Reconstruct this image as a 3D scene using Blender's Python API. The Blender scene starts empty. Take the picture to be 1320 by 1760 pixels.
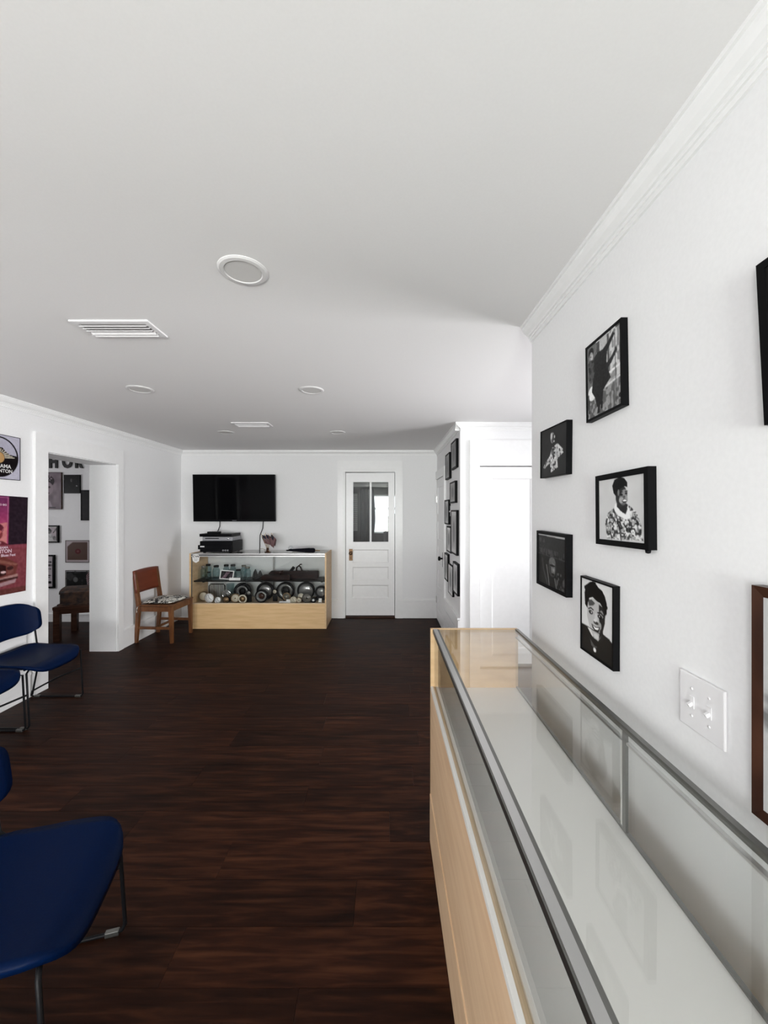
import bpy, bmesh, math, random
import numpy as np
from mathutils import Vector, Matrix, Euler

random.seed(7)
rng = np.random.default_rng(7)
scene = bpy.context.scene
col = scene.collection
PI = math.pi
R = math.radians

# ------------------------------------------------------------------ camera
cam_d = bpy.data.cameras.new('camera')
cam = bpy.data.objects.new('camera', cam_d)
col.objects.link(cam)
cam.location = (0, 0, 1.5)
cam.rotation_euler = (R(90), 0, 0)
cam_d.sensor_fit = 'VERTICAL'
cam_d.sensor_height = 24.0
cam_d.sensor_width = 18.0
cam_d.lens = 665 * 24.0 / 1760
cam_d.shift_x = -2 / 1760
cam_d.clip_start = 0.02
scene.camera = cam

# ------------------------------------------------------------------ world, daylight, exposure
scene.view_settings.view_transform = 'Standard'
scene.view_settings.look = 'None'
scene.view_settings.gamma = 1
scene.view_settings.use_curve_mapping = False
scene.view_settings.exposure = 0.52
scene.cycles.use_denoising = True
scene.cycles.max_bounces = 10
scene.cycles.diffuse_bounces = 6
scene.cycles.transparent_max_bounces = 24
scene.cycles.caustics_reflective = False
scene.cycles.caustics_refractive = False
scene.cycles.sample_clamp_indirect = 6.0

world = bpy.data.worlds.new('sky')
scene.world = world
world.use_nodes = True
bg = world.node_tree.nodes['Background']
bg.inputs['Color'].default_value = (0.86, 0.94, 1.0, 1)
bg.inputs['Strength'].default_value = 1.6


def daylight(name, loc, rot, sx, sy, watts, color, spread=180):
    """area light at one window opening"""
    d = bpy.data.lights.new(name, 'AREA')
    d.shape = 'RECTANGLE'
    d.size, d.size_y = sx, sy
    d.energy = watts
    d.color = color
    d.spread = R(spread)
    o = bpy.data.objects.new(name, d)
    o.location = loc
    o.rotation_euler = rot
    col.objects.link(o)
    return o


# sky light at the windows behind the camera, added fills outside them tilted up to brighten the ceiling,
# the alcove window at the right, an unseen window added for the side room
daylight('daylight_front_window', (-1.75, -2.74, 1.42), (R(90), 0, 0), 1.3, 1.3, 58, (0.99, 0.965, 1.0))
daylight('daylight_front_window', (0.11, -2.74, 1.42), (R(90), 0, 0), 0.98, 1.3, 66, (0.98, 0.985, 1.0))
daylight('ceiling_fill', (-1.75, -3.35, 0.80), (R(122), 0, 0), 1.6, 1.0, 108, (1.0, 0.925, 0.925))  # added fill aimed at the ceiling, tinted pink
daylight('ceiling_fill', (0.11, -3.35, 0.80), (R(122), 0, 0), 1.3, 1.0, 170, (0.975, 1.0, 0.91))  # second added ceiling fill, tinted green
daylight('daylight_alcove_window', (2.94, 2.50, 1.325), (R(90), 0, R(90)), 1.1, 1.85, 43, (1.0, 0.95, 0.975), 105)
daylight('side_room_fill', (-6.34, 3.4, 1.45), (R(90), 0, R(-90)), 1.2, 1.3, 26, (1.0, 0.93, 0.95))  # lamp added to light the side room

# ------------------------------------------------------------------ materials
M = {}


def mat(name, color=(0.8, 0.8, 0.8), rough=0.5, metal=0.0, spec=0.5, coat=0.0):
    m = bpy.data.materials.new(name)
    m.use_nodes = True
    b = m.node_tree.nodes['Principled BSDF']
    b.inputs['Base Color'].default_value = (*color, 1)
    b.inputs['Roughness'].default_value = rough
    b.inputs['Metallic'].default_value = metal
    b.inputs['Specular IOR Level'].default_value = spec
    b.inputs['Coat Weight'].default_value = coat
    M[name] = m
    return m


def nd(m, typ, **kw):
    n = m.node_tree.nodes.new(typ)
    for k, v in kw.items():
        setattr(n, k, v)
    return n


def lk(m, a, b):
    m.node_tree.links.new(a, b)


def add_noise(m, scale, c1, c2, stretch=(1, 1, 1), bump=0.0, detail=4, coords='Object', lo=0.35, hi=0.65, rand=False, distort=0.0):
    b = m.node_tree.nodes['Principled BSDF']
    tc = nd(m, 'ShaderNodeTexCoord')
    mp = nd(m, 'ShaderNodeMapping')
    mp.inputs['Scale'].default_value = stretch
    lk(m, tc.outputs[coords], mp.inputs['Vector'])
    vec = mp.outputs['Vector']
    if rand:
        oi = nd(m, 'ShaderNodeObjectInfo')
        va = nd(m, 'ShaderNodeVectorMath', operation='MULTIPLY_ADD')
        cx = nd(m, 'ShaderNodeCombineXYZ')
        for i in range(3):
            lk(m, oi.outputs['Random'], cx.inputs[i])
        va.inputs[1].default_value = (37, 53, 71)
        lk(m, cx.outputs[0], va.inputs[0])
        lk(m, vec, va.inputs[2])
        vec = va.outputs[0]
    nz = nd(m, 'ShaderNodeTexNoise')
    nz.inputs['Scale'].default_value = scale
    nz.inputs['Detail'].default_value = detail
    nz.inputs['Distortion'].default_value = distort
    lk(m, vec, nz.inputs['Vector'])
    cr = nd(m, 'ShaderNodeValToRGB')
    cr.color_ramp.elements[0].position = lo
    cr.color_ramp.elements[0].color = (*c1, 1)
    cr.color_ramp.elements[1].position = hi
    cr.color_ramp.elements[1].color = (*c2, 1)
    lk(m, nz.outputs['Fac'], cr.inputs['Fac'])
    lk(m, cr.outputs['Color'], b.inputs['Base Color'])
    if bump:
        bp = nd(m, 'ShaderNodeBump')
        bp.inputs['Strength'].default_value = bump
        bp.inputs['Distance'].default_value = 0.01
        lk(m, nz.outputs['Fac'], bp.inputs['Height'])
        lk(m, bp.outputs['Normal'], b.inputs['Normal'])
    return cr, nz


m = mat('wall_paint', (0.80, 0.80, 0.80), 0.55, spec=0.3)
add_noise(m, 90, (0.795, 0.795, 0.80), (0.815, 0.815, 0.82), bump=0.012)
m = mat('ceiling_paint', (0.78, 0.77, 0.77), 0.8, spec=0.2)
add_noise(m, 160, (0.77, 0.76, 0.76), (0.78, 0.77, 0.77), bump=0.012)
m = mat('trim_paint', (0.83, 0.83, 0.83), 0.3, spec=0.5)
add_noise(m, 25, (0.82, 0.82, 0.82), (0.84, 0.84, 0.84))
mat('dark_porch_paint', (0.055, 0.058, 0.068), 0.7)
mat('sub_floor', (0.008, 0.006, 0.005), 0.8)
# dark vinyl planks
m = mat('plank_vinyl', (0.03, 0.015, 0.01), 0.5, spec=0.10)
cr, nz = add_noise(m, 3.2, (0.0065, 0.0018, 0.0008), (0.046, 0.0155, 0.0068), stretch=(1.2, 13, 1), bump=0.10, detail=9, rand=True, lo=0.28, hi=0.74, distort=0.4)
cr.color_ramp.elements.new(0.5).color = (0.018, 0.0055, 0.0024, 1)
oi = nd(m, 'ShaderNodeObjectInfo')
mr = nd(m, 'ShaderNodeMapRange')
mr.inputs['To Min'].default_value = 0.72
mr.inputs['To Max'].default_value = 1.30
lk(m, oi.outputs['Random'], mr.inputs['Value'])
sc_ = nd(m, 'ShaderNodeVectorMath', operation='SCALE')
lk(m, cr.outputs['Color'], sc_.inputs[0])
lk(m, mr.outputs['Result'], sc_.inputs['Scale'])
lk(m, sc_.outputs[0], m.node_tree.nodes['Principled BSDF'].inputs['Base Color'])

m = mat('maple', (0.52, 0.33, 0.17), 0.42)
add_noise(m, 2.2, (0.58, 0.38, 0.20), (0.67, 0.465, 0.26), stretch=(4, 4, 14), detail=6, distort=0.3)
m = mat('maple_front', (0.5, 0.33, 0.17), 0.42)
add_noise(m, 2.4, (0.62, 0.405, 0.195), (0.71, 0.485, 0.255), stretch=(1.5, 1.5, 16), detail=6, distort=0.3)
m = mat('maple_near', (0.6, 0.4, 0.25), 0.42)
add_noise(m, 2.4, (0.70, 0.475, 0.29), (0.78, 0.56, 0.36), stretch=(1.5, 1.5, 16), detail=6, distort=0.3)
m = mat('maple_pale', (0.62, 0.47, 0.31), 0.5)
add_noise(m, 3, (0.60, 0.45, 0.29), (0.68, 0.53, 0.37), stretch=(2, 2, 12))
mat('deck_laminate', (0.84, 0.83, 0.81), 0.4)
mat('aluminium', (0.62, 0.62, 0.61), 0.33, metal=1.0)
mat('aluminium_dark', (0.22, 0.22, 0.21), 0.4, metal=1.0)
mat('white_track', (0.78, 0.76, 0.73), 0.4)
mat('chrome', (0.8, 0.8, 0.8), 0.12, metal=1.0)
mat('brass', (0.13, 0.075, 0.04), 0.4, metal=0.8)
mat('black_plastic', (0.005, 0.005, 0.006), 0.35, spec=0.07)
mat('black_metal', (0.006, 0.006, 0.007), 0.4, metal=0.0, spec=0.12)
mat('black_frame', (0.004, 0.004, 0.0045), 0.45, spec=0.06)
mat('screen_glass', (0.002, 0.002, 0.0025), 0.06, spec=0.05)
mat('grey_plastic', (0.30, 0.30, 0.32), 0.45, metal=0.3)
mat('white_plastic', (0.76, 0.75, 0.76), 0.35)
mat('light_diffuser', (0.60, 0.59, 0.58), 0.6)
mat('light_trim', (0.66, 0.65, 0.65), 0.5)
mat('vent_dark', (0.42, 0.40, 0.40), 0.7)
m = mat('blue_vinyl', (0.006, 0.017, 0.060), 0.42, spec=0.06)
add_noise(m, 180, (0.0004, 0.0055, 0.029), (0.0006, 0.0066, 0.033), bump=0.04)
m = mat('oak_stain', (0.20, 0.075, 0.025), 0.38)
add_noise(m, 5, (0.09, 0.031, 0.010), (0.165, 0.062, 0.020), stretch=(6, 6, 1), detail=6, rand=True)
m = mat('red_brown_wood', (0.16, 0.035, 0.014), 0.36)
add_noise(m, 4, (0.115, 0.020, 0.008), (0.14, 0.028, 0.012), stretch=(2, 1, 8))
m = mat('walnut', (0.05, 0.022, 0.014), 0.3, spec=0.2)
add_noise(m, 6, (0.026, 0.010, 0.006), (0.052, 0.021, 0.012), stretch=(3, 3, 1.5), detail=7)
m = mat('dark_table_wood', (0.055, 0.024, 0.015), 0.4, spec=0.15)
add_noise(m, 5, (0.040, 0.016, 0.010), (0.075, 0.033, 0.02), stretch=(1, 8, 8), detail=6)
m = mat('carved_wood', (0.04, 0.018, 0.01), 0.5)
add_noise(m, 22, (0.010, 0.004, 0.003), (0.085, 0.040, 0.022), bump=0.8, detail=5)
m = mat('plane_wood', (0.02, 0.007, 0.005), 0.45, spec=0.12)
add_noise(m, 8, (0.006, 0.0025, 0.002), (0.020, 0.007, 0.005), stretch=(1, 6, 6))
mat('dark_iron', (0.005, 0.0045, 0.0045), 0.45, spec=0.15)
mat('paper', (0.76, 0.75, 0.73), 0.6)
mat('cream_dial', (0.55, 0.50, 0.40), 0.4)
mat('white_dial', (0.80, 0.80, 0.80), 0.35)
mat('bronze', (0.20, 0.13, 0.07), 0.35, metal=0.7)
mat('smoke_glass', (0.15, 0.14, 0.12), 0.15, metal=0.2)
mat('grey_glass', (0.22, 0.22, 0.215), 0.10, metal=0.4)
mat('dark_cloth', (0.005, 0.005, 0.009), 0.8, spec=0.1)
mat('curtain_cloth', (0.10, 0.105, 0.125), 0.8)
mat('ink_black', (0.006, 0.006, 0.006), 0.6)
mat('ink_white', (0.72, 0.70, 0.70), 0.6)
mat('ink_pink', (0.62, 0.45, 0.52), 0.6)
mat('flag_pole', (0.30, 0.20, 0.09), 0.5)
mat('gold', (0.6, 0.42, 0.12), 0.3, metal=1.0)
mat('lawn', (0.12, 0.20, 0.05), 0.9)
# black and white scrollwork cushion
m = mat('scroll_fabric', (0.5, 0.5, 0.5), 0.8)
cr, nz = add_noise(m, 19, (0.004, 0.004, 0.006), (0.66, 0.64, 0.58), detail=1.2, lo=0.485, hi=0.515, distort=1.9)


def glass_mat(name, tint, gloss_rough=0.0, f0=0.045):
    m = bpy.data.materials.new(name)
    m.use_nodes = True
    nt = m.node_tree
    nt.nodes.clear()
    out = nd(m, 'ShaderNodeOutputMaterial')
    tr = nd(m, 'ShaderNodeBsdfTransparent')
    tr.inputs['Color'].default_value = (*tint, 1)
    gl = nd(m, 'ShaderNodeBsdfGlossy')
    gl.inputs['Roughness'].default_value = gloss_rough
    lw = nd(m, 'ShaderNodeLayerWeight')
    lw.inputs['Blend'].default_value = 0.5
    pw = nd(m, 'ShaderNodeMath', operation='POWER')
    pw.inputs[1].default_value = 5.0
    ma = nd(m, 'ShaderNodeMath', operation='MULTIPLY_ADD')
    ma.inputs[1].default_value = 0.95
    ma.inputs[2].default_value = f0
    mx = nd(m, 'ShaderNodeMixShader')
    lk(m, lw.outputs['Facing'], pw.inputs[0])
    lk(m, pw.outputs[0], ma.inputs[0])
    lk(m, ma.outputs[0], mx.inputs['Fac'])
    lk(m, tr.outputs[0], mx.inputs[1])
    lk(m, gl.outputs[0], mx.inputs[2])
    lk(m, mx.outputs[0], out.inputs['Surface'])
    M[name] = m
    return m


glass_mat('clear_glass', (0.98, 0.986, 0.983), f0=0.02)
glass_mat('case_glass', (0.972, 0.976, 0.970))
glass_mat('window_glass', (0.97, 0.985, 0.98))
glass_mat('jar_glass', (0.66, 0.76, 0.77), 0.05)
glass_mat('globe_glass', (0.92, 0.93, 0.94), 0.02)

# printed paper: colours from the mesh's own colour attribute
m = mat('printed_paper', (0.5, 0.5, 0.5), 0.32, spec=0.10)
at = nd(m, 'ShaderNodeAttribute')
at.attribute_name = 'Print'
lk(m, at.outputs['Color'], m.node_tree.nodes['Principled BSDF'].inputs['Base Color'])
m = mat('printed_cloth', (0.5, 0.5, 0.5), 0.8, spec=0.2)
at = nd(m, 'ShaderNodeAttribute')
at.attribute_name = 'Print'
lk(m, at.outputs['Color'], m.node_tree.nodes['Principled BSDF'].inputs['Base Color'])


# ------------------------------------------------------------------ mesh helpers
class MB:
    def __init__(s):
        s.v, s.f, s.sm = [], [], []

    def add(s, vs, fs, smooth=False, mtx=None):
        o = len(s.v)
        for p in vs:
            p = Vector(p)
            if mtx is not None:
                p = mtx @ p
            s.v.append(tuple(p))
        for f in fs:
            s.f.append([i + o for i in f])
            s.sm.append(smooth)
        return s

    def box(s, x0, x1, y0, y1, z0, z1, mtx=None):
        return s.add([(x0, y0, z0), (x1, y0, z0), (x1, y1, z0), (x0, y1, z0), (x0, y0, z1), (x1, y0, z1), (x1, y1, z1), (x0, y1, z1)],
                     [(0, 3, 2, 1), (4, 5, 6, 7), (0, 1, 5, 4), (1, 2, 6, 5), (2, 3, 7, 6), (3, 0, 4, 7)], mtx=mtx)

    def bbox(s, x0, x1, y0, y1, z0, z1, b=0.003, mtx=None):
        """box with bevelled edges"""
        bm = bmesh.new()
        bmesh.ops.create_cube(bm, size=1)
        for v in bm.verts:
            v.co = Vector(((x0 + x1) / 2 + v.co.x * (x1 - x0), (y0 + y1) / 2 + v.co.y * (y1 - y0), (z0 + z1) / 2 + v.co.z * (z1 - z0)))
        bmesh.ops.bevel(bm, geom=bm.edges[:], offset=b, segments=2, affect='EDGES', profile=0.6)
        bm.verts.index_update()
        s.add([v.co for v in bm.verts], [[v.index for v in f.verts] for f in bm.faces], mtx=mtx)
        bm.free()
        return s

    def prism(s, pts, axis, a, b, mtx=None):
        """closed polygon pts in the plane normal to axis, extruded from a to b"""
        def mk(p, t):
            if axis == 'x':
                return (t, p[0], p[1])
            if axis == 'y':
                return (p[0], t, p[1])
            return (p[0], p[1], t)
        n = len(pts)
        vs = [mk(p, a) for p in pts] + [mk(p, b) for p in pts]
        fs = [list(range(n))[::-1], list(range(n, 2 * n))]
        fs += [(i, (i + 1) % n, n + (i + 1) % n, n + i) for i in range(n)]
        return s.add(vs, fs, mtx=mtx)

    def taper(s, p0, p1, a0, a1):
        """square bar from p0 to p1 with half sizes a0 (x,y) and a1"""
        vs = []
        for p, a in ((p0, a0), (p1, a1)):
            for sx, sy in ((-1, -1), (1, -1), (1, 1), (-1, 1)):
                vs.append((p[0] + sx * a[0], p[1] + sy * a[1], p[2]))
        return s.add(vs, [(0, 3, 2, 1), (4, 5, 6, 7), (0, 1, 5, 4), (1, 2, 6, 5), (2, 3, 7, 6), (3, 0, 4, 7)])

    def tube(s, pts, r, n=8, closed=False):
        pts = [Vector(p) for p in pts]
        k = len(pts)
        vs, fs = [], []
        up = None
        for i, p in enumerate(pts):
            a = pts[i - 1] if (i > 0 or closed) else p
            b = pts[(i + 1) % k] if (i < k - 1 or closed) else p
            t = (b - a).normalized()
            if up is None:
                up = Vector((0, 0, 1)) if abs(t.z) < 0.9 else Vector((1, 0, 0))
            x = t.cross(up).normalized()
            up = x.cross(t).normalized()
            for j in range(n):
                an = 2 * PI * j / n
                vs.append(p + x * (r * math.cos(an)) + up * (r * math.sin(an)))
        rings = k if closed else k - 1
        for i in range(rings):
            for j in range(n):
                a0, a1 = i * n + j, i * n + (j + 1) % n
                b0, b1 = ((i + 1) % k) * n + j, ((i + 1) % k) * n + (j + 1) % n
                fs.append((a0, a1, b1, b0))
        if not closed:
            fs.append(list(range(n))[::-1])
            fs.append(list(range((k - 1) * n, k * n)))
        return s.add(vs, fs, smooth=True)

    def lathe(s, prof, n=24, axis='z', c=(0, 0, 0), smooth=True):
        """prof = [(r, t)...] turned round axis through c"""
        vs, fs = [], []
        for r, t in prof:
            for j in range(n):
                a = 2 * PI * j / n
                x, y = r * math.cos(a), r * math.sin(a)
                if axis == 'z':
                    vs.append((c[0] + x, c[1] + y, c[2] + t))
                elif axis == 'y':
                    vs.append((c[0] + x, c[1] + t, c[2] + y))
                else:
                    vs.append((c[0] + t, c[1] + x, c[2] + y))
        k = len(prof)
        for i in range(k - 1):
            for j in range(n):
                fs.append((i * n + j, i * n + (j + 1) % n, (i + 1) * n + (j + 1) % n, (i + 1) * n + j))
        if prof[0][0] > 1e-6:
            fs.append(list(range(n))[::-1])
        if prof[-1][0] > 1e-6:
            fs.append(list(range((k - 1) * n, k * n)))
        return s.add(vs, fs, smooth=smooth)

    def mesh(s, name):
        me = bpy.data.meshes.new(name)
        me.from_pydata(s.v, [], s.f)
        me.polygons.foreach_set('use_smooth', s.sm)
        me.update()
        bm = bmesh.new()
        bm.from_mesh(me)
        bmesh.ops.remove_doubles(bm, verts=bm.verts, dist=1e-6)
        bmesh.ops.recalc_face_normals(bm, faces=bm.faces)
        bm.to_mesh(me)
        bm.free()
        return me

    def build(s, name, material, parent=None, loc=None, rot=None):
        me = s.mesh(name)
        me.materials.append(M[material])
        return link(name, me, parent, loc, rot)


def link(name, me, parent=None, loc=None, rot=None):
    o = bpy.data.objects.new(name, me)
    col.objects.link(o)
    if parent is not None:
        o.parent = parent
    if loc is not None:
        o.location = loc
    if rot is not None:
        o.rotation_euler = rot
    return o


def tag(o, label, cat, group=None):
    o['label'] = label
    o['category'] = cat
    if group:
        o['group'] = group
    return o


def thing(name, label, cat, loc=(0, 0, 0), rz=0.0, group=None, rot=None):
    o = link(name, None, None, loc, rot if rot is not None else (0, 0, rz))
    o.empty_display_size = 0.05
    return tag(o, label, cat, group)


def struct(o, label=None):
    o['kind'] = 'structure'
    if label:
        o['label'] = label
    return o


def box_obj(name, x0, x1, y0, y1, z0, z1, material, parent=None, bevel=0.0):
    mb = MB()
    if bevel:
        mb.bbox(x0, x1, y0, y1, z0, z1, bevel)
    else:
        mb.box(x0, x1, y0, y1, z0, z1)
    return mb.build(name, material, parent)


def copy_tree(o, parent=None):
    c = o.copy()
    col.objects.link(c)
    c.parent = parent
    for ch in list(o.children):
        copy_tree(ch, c)
    return c


def text_part(name, body, size, material, parent, loc, rot=(R(90), 0, 0), extrude=0.0, align='LEFT', offset=0.0, xs=1.0):
    cu = bpy.data.curves.new(name, 'FONT')
    cu.body = body
    cu.size = size
    cu.extrude = extrude
    cu.offset = offset
    cu.align_x = align
    cu.resolution_u = 3
    tmp = bpy.data.objects.new('tmp_text', cu)
    col.objects.link(tmp)
    bpy.context.view_layer.update()
    me = bpy.data.meshes.new_from_object(tmp.evaluated_get(bpy.context.evaluated_depsgraph_get()))
    bpy.data.objects.remove(tmp)
    me.name = name
    me.materials.clear()
    me.materials.append(M[material])
    o = link(name, me, parent, loc, rot)
    o.scale = (xs, 1, 1)
    return o


# ------------------------------------------------------------------ printed pictures
def vnoise(U, V, sx, sy, seed):
    g = np.random.default_rng(seed).random((64, 64))
    x, y = (U * sx) % 63, (V * sy) % 63
    xi, yi = np.floor(x).astype(int) % 63, np.floor(y).astype(int) % 63
    fx, fy = x - np.floor(x), y - np.floor(y)
    fx, fy = fx * fx * (3 - 2 * fx), fy * fy * (3 - 2 * fy)
    return (g[yi, xi] * (1 - fx) + g[yi, xi + 1] * fx) * (1 - fy) + (g[yi + 1, xi] * (1 - fx) + g[yi + 1, xi + 1] * fx) * fy


class Print:
    """a picture on a grid; u runs right, v runs down, both 0..1; colours are display values 0..1"""

    def __init__(s, nx, ny, bg):
        s.nx, s.ny = nx, ny
        k = 3
        us = (np.arange((nx + 1) * k) + 0.5) / ((nx + 1) * k)
        vs = (np.arange((ny + 1) * k) + 0.5) / ((ny + 1) * k)
        s.U, s.V = np.meshgrid(us, vs)
        s.k = k
        s.c = np.zeros(s.U.shape + (3,))
        s.c[:] = s.rgb(bg)

    @staticmethod
    def rgb(c):
        return (c, c, c) if isinstance(c, (int, float)) else c

    def mask_ell(s, cu, cv, ru, rv, rot=0.0):
        x, y = s.U - cu, s.V - cv
        a = R(rot)
        xr, yr = x * math.cos(a) + y * math.sin(a), -x * math.sin(a) + y * math.cos(a)
        return (xr / ru) ** 2 + (yr / rv) ** 2 <= 1

    def mask_poly(s, pts):
        m = np.zeros(s.U.shape, bool)
        n = len(pts)
        for i in range(n):
            (x0, y0), (x1, y1) = pts[i], pts[(i + 1) % n]
            if y0 == y1:
                continue
            c = ((y0 > s.V) != (y1 > s.V)) & (s.U < (x1 - x0) * (s.V - y0) / (y1 - y0) + x0)
            m ^= c
        return m

    def fill(s, m, c, a=1.0):
        s.c[m] = s.c[m] * (1 - a) + np.array(s.rgb(c)) * a
        return s

    def ell(s, cu, cv, ru, rv, c, rot=0.0, a=1.0):
        return s.fill(s.mask_ell(cu, cv, ru, rv, rot), c, a)

    def poly(s, pts, c, a=1.0):
        return s.fill(s.mask_poly(pts), c, a)

    def line(s, pts, w, c, asp=1.0):
        for (x0, y0), (x1, y1) in zip(pts[:-1], pts[1:]):
            dx, dy = x1 - x0, (y1 - y0) * asp
            L = dx * dx + dy * dy + 1e-9
            t = np.clip(((s.U - x0) * dx + (s.V - y0) * asp * dy) / L, 0, 1)
            d = np.hypot(s.U - x0 - t * dx, (s.V - y0) * asp - t * dy)
            s.fill(d < w / 2, c)
        return s

    def speck(s, m, sx, sy, seed, thr, c, a=1.0):
        n = vnoise(s.U, s.V, sx, sy, seed)
        return s.fill(m & (n > thr), c, a)

    def grain(s, amp, sx, sy, seed):
        s.c = np.clip(s.c + (vnoise(s.U, s.V, sx, sy, seed)[..., None] - 0.5) * amp, 0, 1)
        return s

    def all(s):
        return np.ones(s.U.shape, bool)

    def colors(s):
        k = s.k
        c = s.c.reshape(s.ny + 1, k, s.nx + 1, k, 3).mean(axis=(1, 3))
        return np.where(c <= 0.04045, c / 12.92, ((c + 0.055) / 1.055) ** 2.4)


def print_part(pr, w, h, parent, y=0.0, name='print', cx=0.0, cz=0.0, material='printed_paper', bend=None):
    nx, ny = pr.nx, pr.ny
    X, Z = np.meshgrid(np.linspace(-w / 2, w / 2, nx + 1), np.linspace(h / 2, -h / 2, ny + 1))
    Y = np.zeros_like(X)
    if bend:
        X, Y, Z = bend(X, Y, Z)
    vs = np.stack([X + cx, Y + y, Z + cz], -1).reshape(-1, 3)
    idx = np.arange((nx + 1) * (ny + 1)).reshape(ny + 1, nx + 1)
    fs = np.stack([idx[:-1, :-1], idx[1:, :-1], idx[1:, 1:], idx[:-1, 1:]], -1).reshape(-1, 4)
    me = bpy.data.meshes.new(name)
    me.from_pydata(vs.tolist(), [], fs.tolist())
    ca = me.color_attributes.new('Print', 'FLOAT_COLOR', 'POINT')
    c4 = np.ones((len(vs), 4), np.float32)
    c4[:, :3] = pr.colors().reshape(-1, 3)
    ca.data.foreach_set('color', c4.ravel())
    me.materials.append(M[material])
    me.update()
    return link(name, me, parent)


def frame_bars(w, h, bw, d, bev=0.0):
    """mitred picture-frame moulding, back at y=0, front at y=-d"""
    mb = MB()
    W, H = w / 2, h / 2
    o = [(-W, -H), (W, -H), (W, H), (-W, H)]
    i = [(-W + bw, -H + bw), (W - bw, -H + bw), (W - bw, H - bw), (-W + bw, H - bw)]
    for k in range(4):
        a, b, c, e = o[k], o[(k + 1) % 4], i[(k + 1) % 4], i[k]
        vs = [(a[0], 0, a[1]), (b[0], 0, b[1]), (c[0], 0, c[1]), (e[0], 0, e[1]),
              (a[0], -d, a[1]), (b[0], -d, b[1]), (c[0], -d + bev, c[1]), (e[0], -d + bev, e[1])]
        mb.add(vs, [(0, 1, 2, 3), (7, 6, 5, 4), (0, 4, 5, 1), (1, 5, 6, 2), (2, 6, 7, 3), (3, 7, 4, 0)])
    return mb


def picture(name, label, loc, rot, w, h, pr, bw=0.012, d=0.018, fmat='black_frame', cat='picture', group=None, mat_w=0.0, bev=0.0, back=True):
    t = thing(name, label, cat, loc, group=group, rot=rot)
    if bw > 0:
        frame_bars(w, h, bw, d, bev).build('frame', fmat, t)
    iw, ih = w - 2 * bw, h - 2 * bw
    if back:
        box_obj('backing_board', -iw / 2, iw / 2, -0.006, -0.001, -ih / 2, ih / 2, 'paper' if mat_w else 'black_frame', t)
    print_part(pr, iw - 2 * mat_w, ih - 2 * mat_w, t, y=-max(0.0075, d * 0.86))
    return t


# ================================================================== THE SETTING
CEIL = 2.37
XL, XR, YB, XP, YP = -2.89, 0.69, 5.48, 0.735, 3.79
YE = 1.82          # end of the near right wall
YF = -2.6

# floor with individual planks
floor = struct(box_obj('floor', -6.2, 2.8, YF, 7.6, -0.08, -0.0065, 'sub_floor'), 'dark brown plank floor')
PW, PL = 0.18, 1.22
pm = MB().box(0, PL - 0.0012, 0, PW - 0.0012, -0.006, 0.0).mesh('plank')
pm.materials.append(M['plank_vinyl'])


def lay(x0, x1, y0, y1, seed):
    rr = random.Random(seed)
    y = y0
    off = 0.0
    while y < y1 - 0.01:
        wy = min(PW, y1 - y)
        off = (off + 0.43 + rr.random() * 0.25) % PL
        x = x0 - off
        while x < x1 - 0.005:
            a, b = max(x, x0), min(x + PL, x1)
            if b - a > 0.04:
                p = link('plank', pm, floor, (a, y, 0))
                p.scale = ((b - a) / PL, wy / PW, 1)
            x += PL
        y += PW


lay(XL - 0.29, 0.69, YF + 0.04, YB, 3)
lay(0.69, 2.8, YE, YP, 5)
lay(-5.2, XL - 0.29, 2.4, 5.3, 9)

ceiling = struct(box_obj('ceiling', -6.32, 2.92, YF - 0.12, 5.6, CEIL, CEIL + 0.1, 'ceiling_paint'))

# left wall with an opening into the side room
OY0, OY1, OH = 3.30, 4.16, 2.005
mb = MB()
mb.box(XL - 0.29, XL, YF, OY0, 0, CEIL)
mb.box(XL - 0.29, XL, OY1, YB, 0, CEIL)
mb.box(XL - 0.29, XL, OY0, OY1, OH, CEIL)
struct(mb.build('wall_left', 'wall_paint'))
# back wall with the half-glazed door's opening
DX0, DX1, DH = -0.572, 0.148, 2.075
mb = MB()
mb.box(XL, DX0, YB, YB + 0.12, 0, CEIL)
mb.box(DX1, XP, YB, YB + 0.12, 0, CEIL)
mb.box(DX0, DX1, YB, YB + 0.12, DH, CEIL)
struct(mb.build('wall_back', 'wall_paint'))
# near right wall, ends in an outside corner
struct(box_obj('wall_right', XR, XR + 0.12, YF, YE, 0, CEIL, 'wall_paint'))
struct(box_obj('wall_alcove_near', XR + 0.12, 2.8, YE - 0.12, YE, 0, CEIL, 'wall_paint'))
# block of the far right: face towards the camera and side with the framed pictures
mb = MB()
mb.box(XP, 0.924, YP, YB + 0.12, 0, CEIL)
mb.box(1.556, 2.8, YP, YB + 0.12, 0, CEIL)
mb.box(0.924, 1.556, YP + 0.07, YB + 0.12, 0, 1.951)
mb.box(0.924, 1.556, YP, YB + 0.12, 1.951, CEIL)
struct(mb.build('wall_partition', 'wall_paint'))
# alcove's outer wall with a tall window
AW = (1.95, 3.05, 0.40, 2.25)
mb = MB()
mb.box(2.8, 2.92, YE - 0.12, AW[0], 0, CEIL)
mb.box(2.8, 2.92, AW[1], YP, 0, CEIL)
mb.box(2.8, 2.92, AW[0], AW[1], 0, AW[2])
mb.box(2.8, 2.92, AW[0], AW[1], AW[3], CEIL)
struct(mb.build('wall_alcove_right', 'wall_paint'))
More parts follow.
